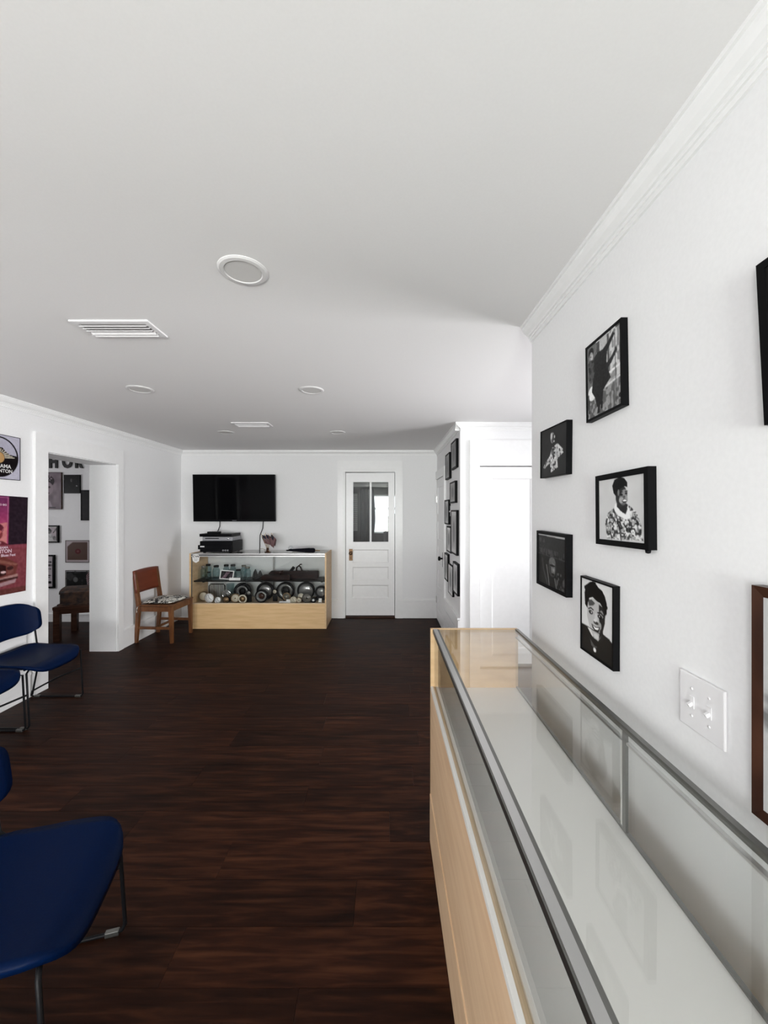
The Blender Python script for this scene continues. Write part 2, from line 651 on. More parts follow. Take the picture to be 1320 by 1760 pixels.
# wall behind the camera with two windows
FW = [(-2.4, -1.1), (-0.38, 0.60)]
z0, z1 = 0.77, 2.07
mb = MB()
xs = [-6.32, FW[0][0], FW[0][1], FW[1][0], FW[1][1], XR + 0.12]
for a, b in ((0, 1), (2, 3), (4, 5)):
    mb.box(max(xs[a], XL - 0.29), xs[b], YF - 0.12, YF, 0, CEIL)
for a, b in FW:
    mb.box(a, b, YF - 0.12, YF, 0, z0)
    mb.box(a, b, YF - 0.12, YF, z1, CEIL)
struct(mb.build('wall_front', 'wall_paint'))
# side room
struct(box_obj('wall_side_room_back', -6.2, XL - 0.29, 5.3, 5.6, 0, CEIL, 'wall_paint'))
struct(box_obj('wall_side_room_near', -6.2, XL - 0.29, 1.4, 1.52, 0, CEIL, 'wall_paint'))
SW = (2.8, 4.0, 0.8, 2.1)
mb = MB()
mb.box(-6.32, -6.2, 1.4, SW[0], 0, CEIL)
mb.box(-6.32, -6.2, SW[1], 5.6, 0, CEIL)
mb.box(-6.32, -6.2, SW[0], SW[1], 0, SW[2])
mb.box(-6.32, -6.2, SW[0], SW[1], SW[3], CEIL)
struct(mb.build('wall_side_room_left', 'wall_paint'))


def window(name, c, rz, w, h, rows=2, cols=2):
    """window in an opening: local x along wall, z up, centre at c"""
    o = link(name, None, None, c, (0, 0, rz))
    struct(o)
    frame_bars(w, h, 0.05, 0.07).build('window_frame', 'trim_paint', o)
    mb = MB()
    for k in range(1, cols):
        x = -w / 2 + w * k / cols
        mb.box(x - 0.012, x + 0.012, -0.05, -0.02, -h / 2, h / 2)
    for k in range(1, rows):
        z = -h / 2 + h * k / rows
        mb.box(-w / 2, w / 2, -0.055, -0.015, z - 0.018, z + 0.018)
    mb.build('glazing_bars', 'trim_paint', o)
    box_obj('pane', -w / 2 + 0.05, w / 2 - 0.05, -0.036, -0.032, -h / 2 + 0.05, h / 2 - 0.05, 'window_glass', o)
    return o


window('window_1', (-1.75, YF - 0.09, 1.42), R(180), 1.3, 1.3)
window('window_2', (0.11, YF - 0.09, 1.42), R(180), 0.98, 1.3)
window('window_3', (2.90, 2.50, 1.325), R(-90), 1.1, 1.85)
window('window_4', (-6.30, 3.4, 1.45), R(90), 1.2, 1.3)  # unseen window, added to let light into the side room

# crown mouldings (profile: distance from wall, drop from ceiling)
CP = [(0, 0), (0.054, 0), (0.054, 0.011), (0.046, 0.011), (0.045, 0.020), (0.036, 0.034), (0.024, 0.044), (0.022, 0.050), (0.014, 0.050), (0.014, 0.060), (0.008, 0.060), (0.008, 0.074), (0, 0.074)]
struct(MB().prism([(XR - a, CEIL - b) for a, b in CP], 'y', YF, YE + 0.0).build('trim_1', 'trim_paint'))
struct(MB().prism([(XL + a, CEIL - b) for a, b in CP], 'y', YF, YB).build('trim_2', 'trim_paint'))
struct(MB().prism([(YB - a, CEIL - b) for a, b in CP], 'x', XL, XP).build('trim_3', 'trim_paint'))
struct(MB().prism([(XP - a, CEIL - b) for a, b in CP], 'y', YP - 0.052, YB).build('trim_4', 'trim_paint'))
struct(MB().prism([(YP - a, CEIL - b) for a, b in CP], 'x', XP - 0.052, 2.8).build('trim_5', 'trim_paint'))

# casing of the opening in the left wall
mb = MB()
mb.box(XL, XL + 0.022, OY0 - 0.125, OY0 - 0.006, 0, OH + 0.16)
mb.box(XL, XL + 0.022, OY1 + 0.006, OY1 + 0.085, 0, OH + 0.16)
mb.box(XL, XL + 0.022, OY0 - 0.006, OY1 + 0.006, OH + 0.006, OH + 0.16)
struct(mb.build('trim_6', 'trim_paint'))
# casing round the half-glazed door
mb = MB()
mb.box(DX0 - 0.10, DX0 - 0.012, YB - 0.022, YB, 0, DH + 0.15)
mb.box(DX1 + 0.012, DX1 + 0.10, YB - 0.022, YB, 0, DH + 0.15)
mb.box(DX0 - 0.012, DX1 + 0.012, YB - 0.022, YB, DH + 0.012, DH + 0.15)
mb.box(DX0 - 0.012, DX0 + 0.008, YB - 0.012, YB + 0.11, 0, DH + 0.012)
mb.box(DX1 - 0.008, DX1 + 0.012, YB - 0.012, YB + 0.11, 0, DH + 0.012)
mb.box(DX0 + 0.008, DX1 - 0.008, YB - 0.012, YB + 0.11, DH - 0.008, DH + 0.012)
struct(mb.build('trim_7', 'trim_paint'))
box_obj('threshold', DX0 + 0.01, DX1 - 0.01, YB - 0.01, YB + 0.12, 0.0005, 0.02, 'walnut', bpy.data.objects['trim_7'])

# baseboards


def baseboard(name, axis, a, b, wall, sgn, h, t=0.018):
    pr = [(wall, 0.001), (wall + sgn * t, 0.001), (wall + sgn * t, h - 0.03), (wall + sgn * (t + 0.008), h - 0.026), (wall + sgn * (t + 0.006), h - 0.008), (wall + sgn * 0.004, h), (wall, h)]
    return struct(MB().prism(pr, axis, a, b).build(name, 'trim_paint'))


baseboard('baseboard_back_left', 'x', XL, DX0 - 0.10, YB, -1, 0.27)
baseboard('baseboard_back_right', 'x', DX1 + 0.10, XP, YB, -1, 0.27)
baseboard('baseboard_left_far', 'y', OY1 + 0.085, YB - 0.026, XL, 1, 0.21)
baseboard('baseboard_left_near', 'y', YF, OY0 - 0.125, XL, 1, 0.21)
baseboard('baseboard_side_room', 'x', -6.2, XL - 0.29, 5.3, -1, 0.12)


# ------------------------------------------------------------------ doors
def panel_recess(o, x0, x1, z0, z1, y, name='panel'):
    """a recessed panel: sunk sheet with a sloping moulding round it"""
    mb = MB()
    d, s = 0.011, 0.014
    vs = [(x0, y, z0), (x1, y, z0), (x1, y, z1), (x0, y, z1), (x0 + s, y + d, z0 + s), (x1 - s, y + d, z0 + s), (x1 - s, y + d, z1 - s), (x0 + s, y + d, z1 - s)]
    mb.add(vs, [(0, 1, 5, 4), (1, 2, 6, 5), (2, 3, 7, 6), (3, 0, 4, 7), (4, 5, 6, 7)])
    mb.box(x0, x1, y + d + 0.001, y + d + 0.006, z0, z1)
    return mb.build(name, 'trim_paint', o)


def slab_with_holes(o, w, h, holes, t=0.036, name='door_frame'):
    """stiles and rails around rectangular holes (all holes must not overlap)"""
    xs = sorted({0, w} | {a for q in holes for a in q[:2]})
    zs = sorted({0, h} | {a for q in holes for a in q[2:]})
    mb = MB()
    for i in range(len(xs) - 1):
        for j in range(len(zs) - 1):
            cx, cz = (xs[i] + xs[i + 1]) / 2, (zs[j] + zs[j + 1]) / 2
            if any(q[0] < cx < q[1] and q[2] < cz < q[3] for q in holes):
                continue
            mb.box(xs[i], xs[i + 1], 0, t, zs[j], zs[j + 1])
    return mb.build(name, 'trim_paint', o)


# door_1: half-glazed door in the back wall; local origin at its lower left front corner
k = YB / 665
d1 = struct(link('door_1', None, None, (-0.560, YB + 0.030, 0.028)), 'white half-glazed panel door')
W1, H1 = 0.694, 2.03


def dz(y):
    return 1.5 - (y - 879.5) * (YB + 0.03) / 665 - 0.028


def dx(x):
    return (x - 662) * (YB + 0.03) / 665 + 0.560


panes = [(dx(607), dx(635.4), dz(931), dz(828)), (dx(638.6), dx(667.5), dz(931), dz(828))]
pans = [(dx(606), dx(668), dz(967), dz(944)), (dx(606), dx(668), dz(996), dz(974)), (dx(605), dx(668), dz(1027), dz(1005))]
slab_with_holes(d1, W1, H1, panes + pans)
for q in pans:
    panel_recess(d1, *q, 0.0)
for q in panes:
    box_obj('pane', q[0], q[1], 0.016, 0.020, q[2], q[3], 'window_glass', d1)
hp = box_obj('handle_plate', dx(600), dx(606), -0.004, 0, dz(963), dz(943), 'brass', d1)
MB().lathe([(0.0, -0.055), (0.018, -0.052), (0.026, -0.042), (0.022, -0.032), (0.009, -0.026), (0.009, -0.004)], 16, 'y', (dx(603), 0, dz(950))).build('door_knob', 'brass', hp)
MB().lathe([(0.0, -0.0055), (0.006, -0.0055), (0.006, -0.004)], 10, 'y', (dx(603), 0, dz(958.5))).build('keyhole', 'ink_black', hp)

# porch behind it: dark room with a window, blind and curtain
YQ = 7.3
mb = MB()
wx0, wx1, wz0, wz1 = -0.26, 0.42, 1.10, 1.82
mb.box(-2.0, wx0, YQ, YQ + 0.1, 0, 2.4)
mb.box(wx1, 1.2, YQ, YQ + 0.1, 0, 2.4)
mb.box(wx0, wx1, YQ, YQ + 0.1, 0, wz0)
mb.box(wx0, wx1, YQ, YQ + 0.1, wz1, 2.4)
struct(mb.build('wall_porch_back', 'dark_porch_paint'))
struct(box_obj('wall_porch_left', -2.1, -2.0, YB + 0.12, YQ + 0.1, 0, 2.4, 'dark_porch_paint'))
struct(box_obj('wall_porch_right', 1.2, 1.3, YB + 0.12, YQ + 0.1, 0, 2.4, 'dark_porch_paint'))
struct(box_obj('ceiling_porch', -2.1, 1.3, YB + 0.12, YQ + 0.1, 2.4, 2.5, 'dark_porch_paint'))
w5 = struct(link('window_5', None, None, ((wx0 + wx1) / 2, YQ + 0.06, (wz0 + wz1) / 2)))
frame_bars(wx1 - wx0, wz1 - wz0, 0.025, 0.05).build('window_frame', 'trim_paint', w5)
box_obj('meeting_rail', -0.32, 0.32, -0.04, -0.01, 0.08, 0.13, 'trim_paint', w5)
box_obj('pane', -0.315, 0.315, -0.027, -0.023, -0.335, 0.335, 'window_glass', w5)


def wavy(name, x0f, x1f, y, z0, z1, amp, label, cat):
    """hanging cloth whose left and right edges vary with height"""
    mb = MB()
    nu, nv = 24, 18
    vs, fs = [], []
    for side in (0, 1):
        for j in range(nv + 1):
            t = j / nv
            for i in range(nu + 1):
                u = i / nu
                x = x0f(t) + (x1f(t) - x0f(t)) * u
                vs.append((x, y + amp * math.sin(u * 20) + 0.004 * side, z1 + (z0 - z1) * t))
    n = (nu + 1) * (nv + 1)
    for side in (0, 1):
        for j in range(nv):
            for i in range(nu):
                a = side * n + j * (nu + 1) + i
                fs.append((a, a + 1, a + nu + 2, a + nu + 1))
    mb.add(vs, fs, smooth=True)
    return tag(mb.build(name, 'curtain_cloth'), label, cat)


wavy('curtain', lambda t: -0.46, lambda t: -0.215 + 0.03 * math.sin(t * PI) - 0.10 * max(0, t - 0.45), YQ - 0.06, 0.62, 1.93, 0.014,
     'dark grey curtain behind the glass of the back door', 'curtain')
wavy('curtain', lambda t: max(-0.03, 0.07 - 0.55 * t), lambda t: 0.40, YQ - 0.10, -0.006, 1.47, 0.012,
     'dark cloth hanging to the floor across the lower right of the porch window', 'curtain')
bl = thing('window_blind', 'slatted blind glimpsed through the left pane of the back door', 'blind', (-0.585, YQ - 0.03, 1.15))
for i in range(26):
    box_obj('slat', -0.10, 0.065, -0.012, 0.012, i * 0.027, i * 0.027 + 0.012, 'trim_paint', bl)

# door_2 in the partition's side wall, next to the back corner (faces -x)
d2 = struct(link('door_2', None, None, (XP - 0.012, 5.42, 0.012), (0, 0, R(-90))), 'white panel door beside the framed pictures')
W2, H2 = 0.64, 1.93
h2 = [(0.1, 0.54, 1.12, 1.36), (0.1, 0.54, 1.46, 1.82), (0.1, 0.54, 0.80, 1.02), (0.1, 0.54, 0.47, 0.70), (0.1, 0.54, 0.14, 0.37)]
slab_with_holes(d2, W2, H2, h2, t=0.011)
for q in h2:
    mb = MB()
    x0_, x1_, z0_, z1_ = q
    mb.box(x0_, x1_, 0.006, 0.0105, z0_, z1_)
    mb.build('panel', 'trim_paint', d2)
hp = box_obj('handle_plate', 0.555, 0.60, -0.004, 0, 0.80, 0.98, 'black_metal', d2)
MB().lathe([(0.0, -0.062), (0.022, -0.060), (0.030, -0.048), (0.024, -0.036), (0.010, -0.028), (0.010, -0.004)], 16, 'y', (0.578, 0, 0.905)).build('door_knob', 'black_metal', hp)
for z in (0.22, 1.62):
    box_obj('hinge', -0.012, 0.012, -0.010, 0.0, z, z + 0.09, 'aluminium', d2)
mb = MB()
mb.box(XP - 0.024, XP, 4.68, 4.772, 0, 2.06)
mb.box(XP - 0.024, XP, 4.772, 5.45, 1.95, 2.06)
struct(mb.build('trim_8', 'trim_paint'))
# low boards under the framed pictures
wb = struct(box_obj('baseboard_partition', XP - 0.006, XP, YP, 4.68, 0.001, 0.46, 'trim_paint'))
for i, (a, b) in enumerate(((0.004, 0.105), (0.115, 0.215), (0.225, 0.325), (0.335, 0.435))):
    box_obj('board', XP - 0.022, XP - 0.006, YP + 0.002, 4.68, a, b, 'trim_paint', wb)
box_obj('cap_board', XP - 0.028, XP - 0.006, YP + 0.002, 4.68, 0.44, 0.46, 'trim_paint', wb)

# door_3 in the bright wall facing the camera
d3 = struct(link('door_3', None, None, (0.930, YP + 0.004, 0.012)), 'white panel door in bright daylight beyond the near wall')
W3, H3 = 0.62, 1.93
h3 = [(0.115, 0.505, 0.15, 1.82)]
slab_with_holes(d3, W3, H3, h3, t=0.034)
for q in h3:
    panel_recess(d3, *q, 0.0)
mb = MB()
mb.box(0.825, 0.922, YP - 0.026, YP, 0, 2.20)
mb.box(1.558, 1.655, YP - 0.026, YP, 0, 2.20)
mb.box(0.922, 1.558, YP - 0.026, YP, 1.952, 2.20)
struct(mb.build('trim_9', 'trim_paint'))
for z in (0.25, 1.66):
    box_obj('hinge', 0.606, 0.626, -0.010, 0.0, z, z + 0.09, 'white_plastic', d3)

# ------------------------------------------------------------------ ceiling fittings
disc = None
lab = ['round recessed ceiling light, the largest and nearest in view',
       'round recessed ceiling light over the opening in the left wall',
       'round recessed ceiling light at the middle of the ceiling, level with the left one',
       'round recessed ceiling light above the wall television',
       'faint round recessed ceiling light nearest the back door']
for i, (x, y) in enumerate(((-0.512, 1.395), (-1.735, 2.74), (-0.525, 2.76), (-1.735, 4.22), (-0.52, 4.22))):
    t = thing('ceiling_light', lab[i], 'ceiling light', (x, y, CEIL), group='round ceiling lights')
    if disc is None:
        disc = t
        MB().lathe([(0.064, 0.0), (0.064, -0.004), (0.067, -0.007), (0.080, -0.006), (0.087, -0.002), (0.087, 0.0)], 40, 'z', smooth=False).build('trim_ring', 'light_trim', t)
        MB().lathe([(0.0, -0.0045), (0.0635, -0.0045), (0.0635, -0.001), (0.0, -0.001)], 40, 'z', smooth=False).build('diffuser', 'light_diffuser', t)
    else:
        for ch in disc.children:
            copy_tree(ch, t)
lab = ['white slatted ceiling vent above the blue chairs, the nearer of the two', 'small white slatted ceiling vent near the television wall']
for i, (x, y) in enumerate(((-1.255, 1.832), (-1.315, 3.83))):
    t = thing('ceiling_vent', lab[i], 'vent', (x, y, CEIL), group='ceiling vents')
    mb = MB()
    w, h, b = 0.36, 0.165, 0.026
    for x0_, x1_, y0_, y1_ in ((-w / 2, w / 2, -h / 2, -h / 2 + b), (-w / 2, w / 2, h / 2 - b, h / 2), (-w / 2, -w / 2 + b, -h / 2 + b, h / 2 - b), (w / 2 - b, w / 2, -h / 2 + b, h / 2 - b)):
        mb.bbox(x0_, x1_, y0_, y1_, -0.008, 0, 0.002)
    mb.build('frame', 'white_plastic', t)
    box_obj('backing', -w / 2 + b, w / 2 - b, -h / 2 + b, h / 2 - b, -0.002, 0, 'vent_dark', t)
    for q in range(5):
        y0_ = -h / 2 + b + 0.012 + q * 0.0225
        mb = MB()
        mx = Matrix.Translation((0, y0_, -0.010)) @ Matrix.Rotation(R(38 if q < 3 else -38), 4, 'X')
        mb.box(-w / 2 + b, w / 2 - b, -0.010, 0.010, -0.0012, 0.0012, mx)
        mb.build('slat', 'white_plastic', t)

# ================================================================== NEAR DISPLAY COUNTER
CX0, CX1, CY0, CY1, CT, CDK = 0.208, 0.607, 0.02, 1.785, 0.965, 0.70
nc = thing('display_counter', 'long glass-topped display counter with maple base along the right wall', 'display case', (0, 0, 0))
box_obj('front_panel', CX0, CX0 + 0.018, CY0, CY1 - 0.018, 0.22, CDK - 0.012, 'maple_near', nc)
box_obj('kick_board', CX0 - 0.004, CX0 + 0.018, CY0, CY1 - 0.018, 0.001, 0.214, 'maple_near', nc)
e = MB().box(CX0, CX1, CY1 - 0.018, CY1, 0.001, CT).build('end_panel', 'maple', nc)
e = MB().box(CX0, CX1, CY0 - 0.018, CY0, 0.001, CT).build('end_panel', 'maple', nc)
box_obj('back_panel', CX1 - 0.016, CX1, CY0, CY1 - 0.018, 0.001, CDK - 0.016, 'maple', nc)
box_obj('deck', CX0 + 0.026, CX1 - 0.002, CY0, CY1 - 0.018, CDK - 0.014, CDK - 0.002, 'deck_laminate', nc)
tr = box_obj('lower_track', CX0, CX0 + 0.011, CY0, CY1 - 0.018, CDK - 0.012, CDK + 0.004, 'white_track', nc)
box_obj('ledge', CX0 + 0.0115, CX0 + 0.0255, CY0, CY1 - 0.018, CDK - 0.012, CDK + 0.001, 'maple_pale', nc)
box_obj('front_glass', CX0 + 0.017, CX0 + 0.022, CY0 + 0.001, CY1 - 0.019, CDK + 0.001, CT - 0.014, 'case_glass', nc)
mb = MB()
mb.box(CX0 + 0.012, CX0 + 0.029, CY0, CY1 - 0.0185, CT - 0.014, CT + 0.001)
fr = mb.build('front_rail', 'aluminium', nc)
box_obj('rail_lip', CX0 + 0.029, CX0 + 0.037, CY0, CY1 - 0.0185, CT - 0.006, CT - 0.0005, 'aluminium_dark', fr)
box_obj('rail_groove', CX0 + 0.009, CX0 + 0.012, CY0, CY1 - 0.0185, CT - 0.016, CT - 0.001, 'aluminium_dark', fr)
box_obj('top_glass', CX0 + 0.038, CX1 - 0.014, CY0, CY1 - 0.0185, CT - 0.0075, CT - 0.0015, 'case_glass', nc)
br = box_obj('back_rail', CX1 - 0.0135, CX1, CY0, CY1 - 0.0185, CT - 0.012, CT + 0.002, 'aluminium_dark', nc)
box_obj('back_track', CX1 - 0.012, CX1 - 0.002, CY0, CY1 - 0.0185, CT - 0.040, CT - 0.034, 'aluminium', br)
box_obj('back_sill', CX1 - 0.009, CX1, CY0, CY1 - 0.018, CDK - 0.0015, CDK + 0.004, 'aluminium_dark', nc)
for i, (a, b, xo) in enumerate(((CY0 + 0.002, 0.985, 0.0), (0.955, CY1 - 0.020, 0.006))):
    g = box_obj('sliding_door', CX1 - 0.006 - xo, CX1 - 0.002 - xo, a, b, CDK + 0.007, CT - 0.013, 'clear_glass', nc)
    ys = (b - 0.014) if i == 0 else (a)
    box_obj('door_stile', CX1 - 0.0075 - xo, CX1 - 0.0005 - xo, ys, ys + 0.014, CDK + 0.007, CT - 0.013, 'white_track' if i == 0 else 'aluminium_dark', g)

# ================================================================== FAR DISPLAY CASE
FX0, FX1, FY0, FY1 = -2.513, -0.755, 4.965, 5.445
fc = thing('display_case', 'glass-fronted maple display case full of antiques under the television', 'display case', (0, 0, 0))
box_obj('base_panel', FX0, FX1 - 0.019, FY0, FY0 + 0.018, 0.001, 0.318, 'maple_front', fc)
box_obj('deck', FX0 + 0.019, FX1 - 0.019, FY0 + 0.019, FY1, 0.296, 0.312, 'maple_pale', fc)
box_obj('front_lip', FX0 + 0.019, FX1 - 0.019, FY0 + 0.001, FY0 + 0.022, 0.3185, 0.330, 'maple_pale', fc)
MB().box(FX1 - 0.019, FX1, FY0 - 0.001, FY1, 0.001, CT + 0.004).build('end_panel', 'maple', fc)
MB().box(FX0, FX0 + 0.019, FY0 + 0.0185, FY1, 0.001, CT + 0.004).build('end_panel', 'maple', fc)
box_obj('front_edge', FX0, FX0 + 0.019, FY0, FY0 + 0.018, 0.319, CT + 0.004, 'maple_front', fc)
box_obj('corner_post', FX0 + 0.0195, FX0 + 0.030, FY0 + 0.006, FY0 + 0.014, 0.331, 0.93, 'aluminium_dark', fc)
box_obj('front_glass', FX0 + 0.020, FX1 - 0.020, FY0 + 0.008, FY0 + 0.012, 0.331, 0.935, 'clear_glass', fc)
mb = MB()
mb.box(FX0 + 0.0195, FX1 - 0.0195, FY0, FY0 + 0.02, 0.952, CT)
fr = mb.build('front_rail', 'aluminium', fc)
box_obj('rail_band', FX0 + 0.0195, FX1 - 0.0195, FY0 - 0.001, FY0 + 0.018, 0.926, 0.941, 'aluminium', fr)
box_obj('rail_groove', FX0 + 0.0195, FX1 - 0.0195, FY0 + 0.004, FY0 + 0.018, 0.941, 0.952, 'black_metal', fr)
box_obj('top_glass', FX0 + 0.0195, FX1 - 0.0195, FY0 + 0.021, FY1, 0.957, 0.963, 'clear_glass', fc)
box_obj('back_stile', -1.575, -1.555, FY1 - 0.014, FY1 - 0.002, 0.313, 0.956, 'aluminium_dark', fc)
for a, b in ((FX0 + 0.02, -1.576), (-1.554, FX1 - 0.02)):
    box_obj('back_door', a, b, FY1 - 0.010, FY1 - 0.006, 0.313, 0.956, 'clear_glass', fc)
sh = box_obj('shelf', FX0 + 0.025, FX1 - 0.020, 5.03, 5.33, 0.592, 0.606, 'dark_iron', fc)
for x in (-2.38, -1.62, -0.83):
    box_obj('shelf_bracket', x - 0.012, x + 0.012, 5.06, 5.40, 0.578, 0.5915, 'dark_iron', sh)
# shield sticker on the glass
st = thing('glass_sticker', 'white shield-shaped sticker on the far display case glass', 'sticker', (-2.428, FY0 - 0.0015, 0.905))
sp = [(-0.040, 0.045), (0.0, 0.052), (0.040, 0.045), (0.047, 0.015), (0.040, -0.035), (0.0, -0.058), (-0.040, -0.035), (-0.047, 0.015)]
MB().prism(sp, 'y', -0.001, 0.0005).build('shield', 'paper', st)
text_part('lettering', 'CW', 0.036, 'ink_black', st, (0, -0.0016, 0.012), align='CENTER', offset=0.0012, xs=1.35)
for q in range(3):
    box_obj('print_line', -0.026 + q * 0.004, 0.026 - q * 0.004, -0.0016, -0.0011, -0.008 - q * 0.012, -0.004 - q * 0.012, 'grey_plastic', st)

# ------------------------------------------------------------------ things inside the far case
DKZ, SHZ = 0.3125, 0.6065


def gx(u, y):
    return (320 + 0.197 * u - 662) * y / 665


def gauge(name, label, u, y, Rr, depth, rim='dark_iron', face='smoke_glass', style='plain', cat='gauge', lift=0.0, tilt=0.0, inner='dark_iron', frac=0.78):
    t = thing(name, label, cat, (gx(u, y), y, DKZ + lift), rot=(0, 0, R(tilt)))
    c = (0, 0, Rr)
    n = 28
    rf = Rr * frac
    MB().lathe([(0.0, depth), (Rr * 0.62, depth), (Rr * 0.86, depth * 0.75), (Rr * 0.97, depth * 0.3), (Rr, 0.0), (Rr * 0.97, -0.008), (rf * 1.02, -0.009), (rf, -0.002), (0, -0.001)], n, 'y', c).build('housing', rim, t)
    if style == 'lens':
        MB().lathe([(rf, -0.002), (rf * 0.95, -0.010), (rf * 0.7, -0.020), (rf * 0.35, -0.026), (0, -0.028)], n, 'y', c).build('lens', face, t)
    elif style == 'ring':
        MB().lathe([(rf, -0.003), (rf * 0.98, -0.016), (rf * 0.75, -0.016), (rf * 0.60, -0.006), (rf * 0.60, -0.002)], n, 'y', c).build('lens_ring', face, t)
        MB().lathe([(rf * 0.58, -0.003), (rf * 0.4, -0.010), (0, -0.012)], n, 'y', c).build('lens', inner, t)
    elif style == 'clock':
        MB().lathe([(rf, -0.002), (rf, -0.004), (0, -0.004)], n, 'y', c).build('dial', face, t)
        mb = MB()
        for hnum in range(12):
            a = hnum * PI / 6
            p = Matrix.Translation((rf * 0.82 * math.sin(a), -0.0048, Rr + rf * 0.82 * math.cos(a))) @ Matrix.Rotation(a, 4, 'Y')
            mb.box(-0.0018, 0.0018, -0.0004, 0.0004, -rf * 0.09, rf * 0.09, p)
        mb.build('hour_marks', 'ink_black', t)
        for a, ln in ((R(125), 0.55), (R(-15), 0.72)):
            mb = MB()
            mb.box(-0.002, 0.002, -0.0062, -0.0054, -rf * 0.1, rf * ln, Matrix.Translation((0, 0, Rr)) @ Matrix.Rotation(a, 4, 'Y'))
            mb.build('hand', 'ink_black', t)
        if cat == 'clock':
            for s in (-1, 1):
                MB().taper((s * Rr * 0.5, 0.012, 0.0005), (s * Rr * 0.45, 0.012, Rr * 0.18), (0.006, 0.006), (0.008, 0.008)).build('foot', rim, t)
    elif style == 'dial':
        MB().lathe([(rf, -0.002), (rf, -0.005), (rf * 0.55, -0.005), (rf * 0.5, -0.009), (rf * 0.2, -0.011), (0, -0.011)], n, 'y', c).build('dial', face, t)
        MB().lathe([(rf * 0.2, -0.0115), (rf * 0.16, -0.016), (0, -0.017)], 14, 'y', c).build('hub', inner, t)
    if lift > 0.01:
        MB().bbox(-Rr * 0.9, Rr * 0.9, 0.0, depth, -lift + 0.0005, -0.0005 + Rr * 0.15, 0.004).build('pedestal', 'dark_iron', t)
    return t


G = gauge
G('amber_lens', 'amber glass lamp lens in a dark rim at the left of the case', 152, 5.16, 0.064, 0.05, 'bronze', 'cream_dial', 'lens', 'lamp', inner='bronze', frac=0.86)
G('mantel_clock', 'large white-faced round clock at the front left of the case', 202, 5.045, 0.066, 0.03, 'bronze', 'white_dial', 'clock', 'clock', frac=0.92)
G('pocket_clock', 'small white-faced round clock beside the larger white clock', 277, 5.035, 0.043, 0.025, 'chrome', 'white_dial', 'clock', 'clock', frac=0.90)
G('alarm_clock', 'silver alarm clock behind the dark bell in the case', 352, 5.15, 0.058, 0.04, 'chrome', 'grey_glass', 'dial', 'clock', lift=0.035, frac=0.82)
G('round_bell', 'dark polished round bell in front of the silver alarm clock', 348, 5.04, 0.048, 0.04, 'dark_iron', 'bronze', 'lens', 'bell', frac=0.85)
G('brass_gauge', 'tarnished brass round gauge left of the cream-rimmed one', 430, 5.055, 0.062, 0.04, 'bronze', 'cream_dial', 'dial', frac=0.80, inner='bronze')
G('cream_gauge', 'cream-rimmed round gauge at the front of the case', 492, 5.04, 0.056, 0.03, 'cream_dial', 'bronze', 'lens', frac=0.70)
G('headlamp', 'large black headlamp with chrome inner ring at the left rear', 490, 5.22, 0.118, 0.10, 'black_metal', 'grey_glass', 'ring', 'lamp', frac=0.66)
G('small_gauge', 'small round grey gauge on a black block beside the left headlamp', 545, 5.10, 0.034, 0.03, 'dark_iron', 'grey_glass', 'dial', lift=0.088, inner='cream_dial')
G('headlamp', 'large black headlamp with a grey lens behind the ringed lamp', 690, 5.24, 0.120, 0.10, 'black_metal', 'grey_glass', 'lens', 'lamp', frac=0.74)
G('ringed_lamp', 'black lamp with a pale ring round a dark red lens', 657, 5.06, 0.088, 0.06, 'black_metal', 'grey_glass', 'ring', 'lamp', frac=0.76, inner='walnut')
G('small_gauge', 'small white dial on a tall black block at the case middle', 773, 5.14, 0.032, 0.03, 'dark_iron', 'cream_dial', 'dial', lift=0.098, inner='dark_iron')
G('headlamp', 'large black headlamp with a bright ring right of the case middle', 866, 5.23, 0.122, 0.10, 'black_metal', 'grey_glass', 'ring', 'lamp', frac=0.80)
G('bronze_gauge', 'bronze round gauge in front of the bright-ringed headlamp', 876, 5.07, 0.052, 0.05, 'bronze', 'smoke_glass', 'dial', lift=0.028, inner='cream_dial')
G('pocket_watch', 'cream round watch standing next to the white cards', 935, 5.035, 0.044, 0.02, 'cream_dial', 'cream_dial', 'clock', 'watch', frac=0.86)
G('pocket_watch', 'small cream round watch between the larger watch and dark disc', 985, 5.05, 0.037, 0.02, 'bronze', 'cream_dial', 'dial', 'watch', frac=0.84)
G('headlamp', 'large black headlamp with clear domed lens at the right rear', 1045, 5.24, 0.122, 0.10, 'black_metal', 'grey_glass', 'lens', 'lamp', frac=0.80)
G('pale_disc', 'pale round disc leaning below the right rear headlamp', 1002, 5.13, 0.048, 0.02, 'grey_glass', 'cream_dial', 'lens', lift=0.02, frac=0.9)
G('dark_disc', 'dark grey round grille at the front right of the case', 1053, 5.045, 0.064, 0.03, 'dark_iron', 'smoke_glass', 'dial', frac=0.9, inner='dark_iron')
G('small_gauge', 'small dark gauge with a white centre at the right of the grille', 1110, 5.05, 0.038, 0.03, 'dark_iron', 'white_dial', 'lens', frac=0.45)
G('mantel_lamp', 'domed black lamp in the right end of the case', 1178, 5.20, 0.085, 0.08, 'black_metal', 'grey_glass', 'lens', 'lamp', frac=0.72, lift=0.03)


def card(name, label, u, y, z, w, h, tilt, mat_='paper', yaw=0, base=DKZ):
    t = thing(name, label, 'card', (gx(u, y), y, base + 0.002), rot=(R(tilt), 0, R(yaw)))
    box_obj('sheet', -w / 2, w / 2, 0, 0.002, 0.001, h, mat_, t)
    return t


card('paper_card', 'small white card leaning at the right end of the case', 1168, 5.06, 0, 0.04, 0.055, -12, yaw=-6)
card('paper_card', 'white card lying flat at the front of the case', 845, 5.01, 0, 0.115, 0.045, -60)
card('paper_card', 'short cream card behind the flat white card', 890, 5.032, 0, 0.055, 0.05, -30, 'paper')
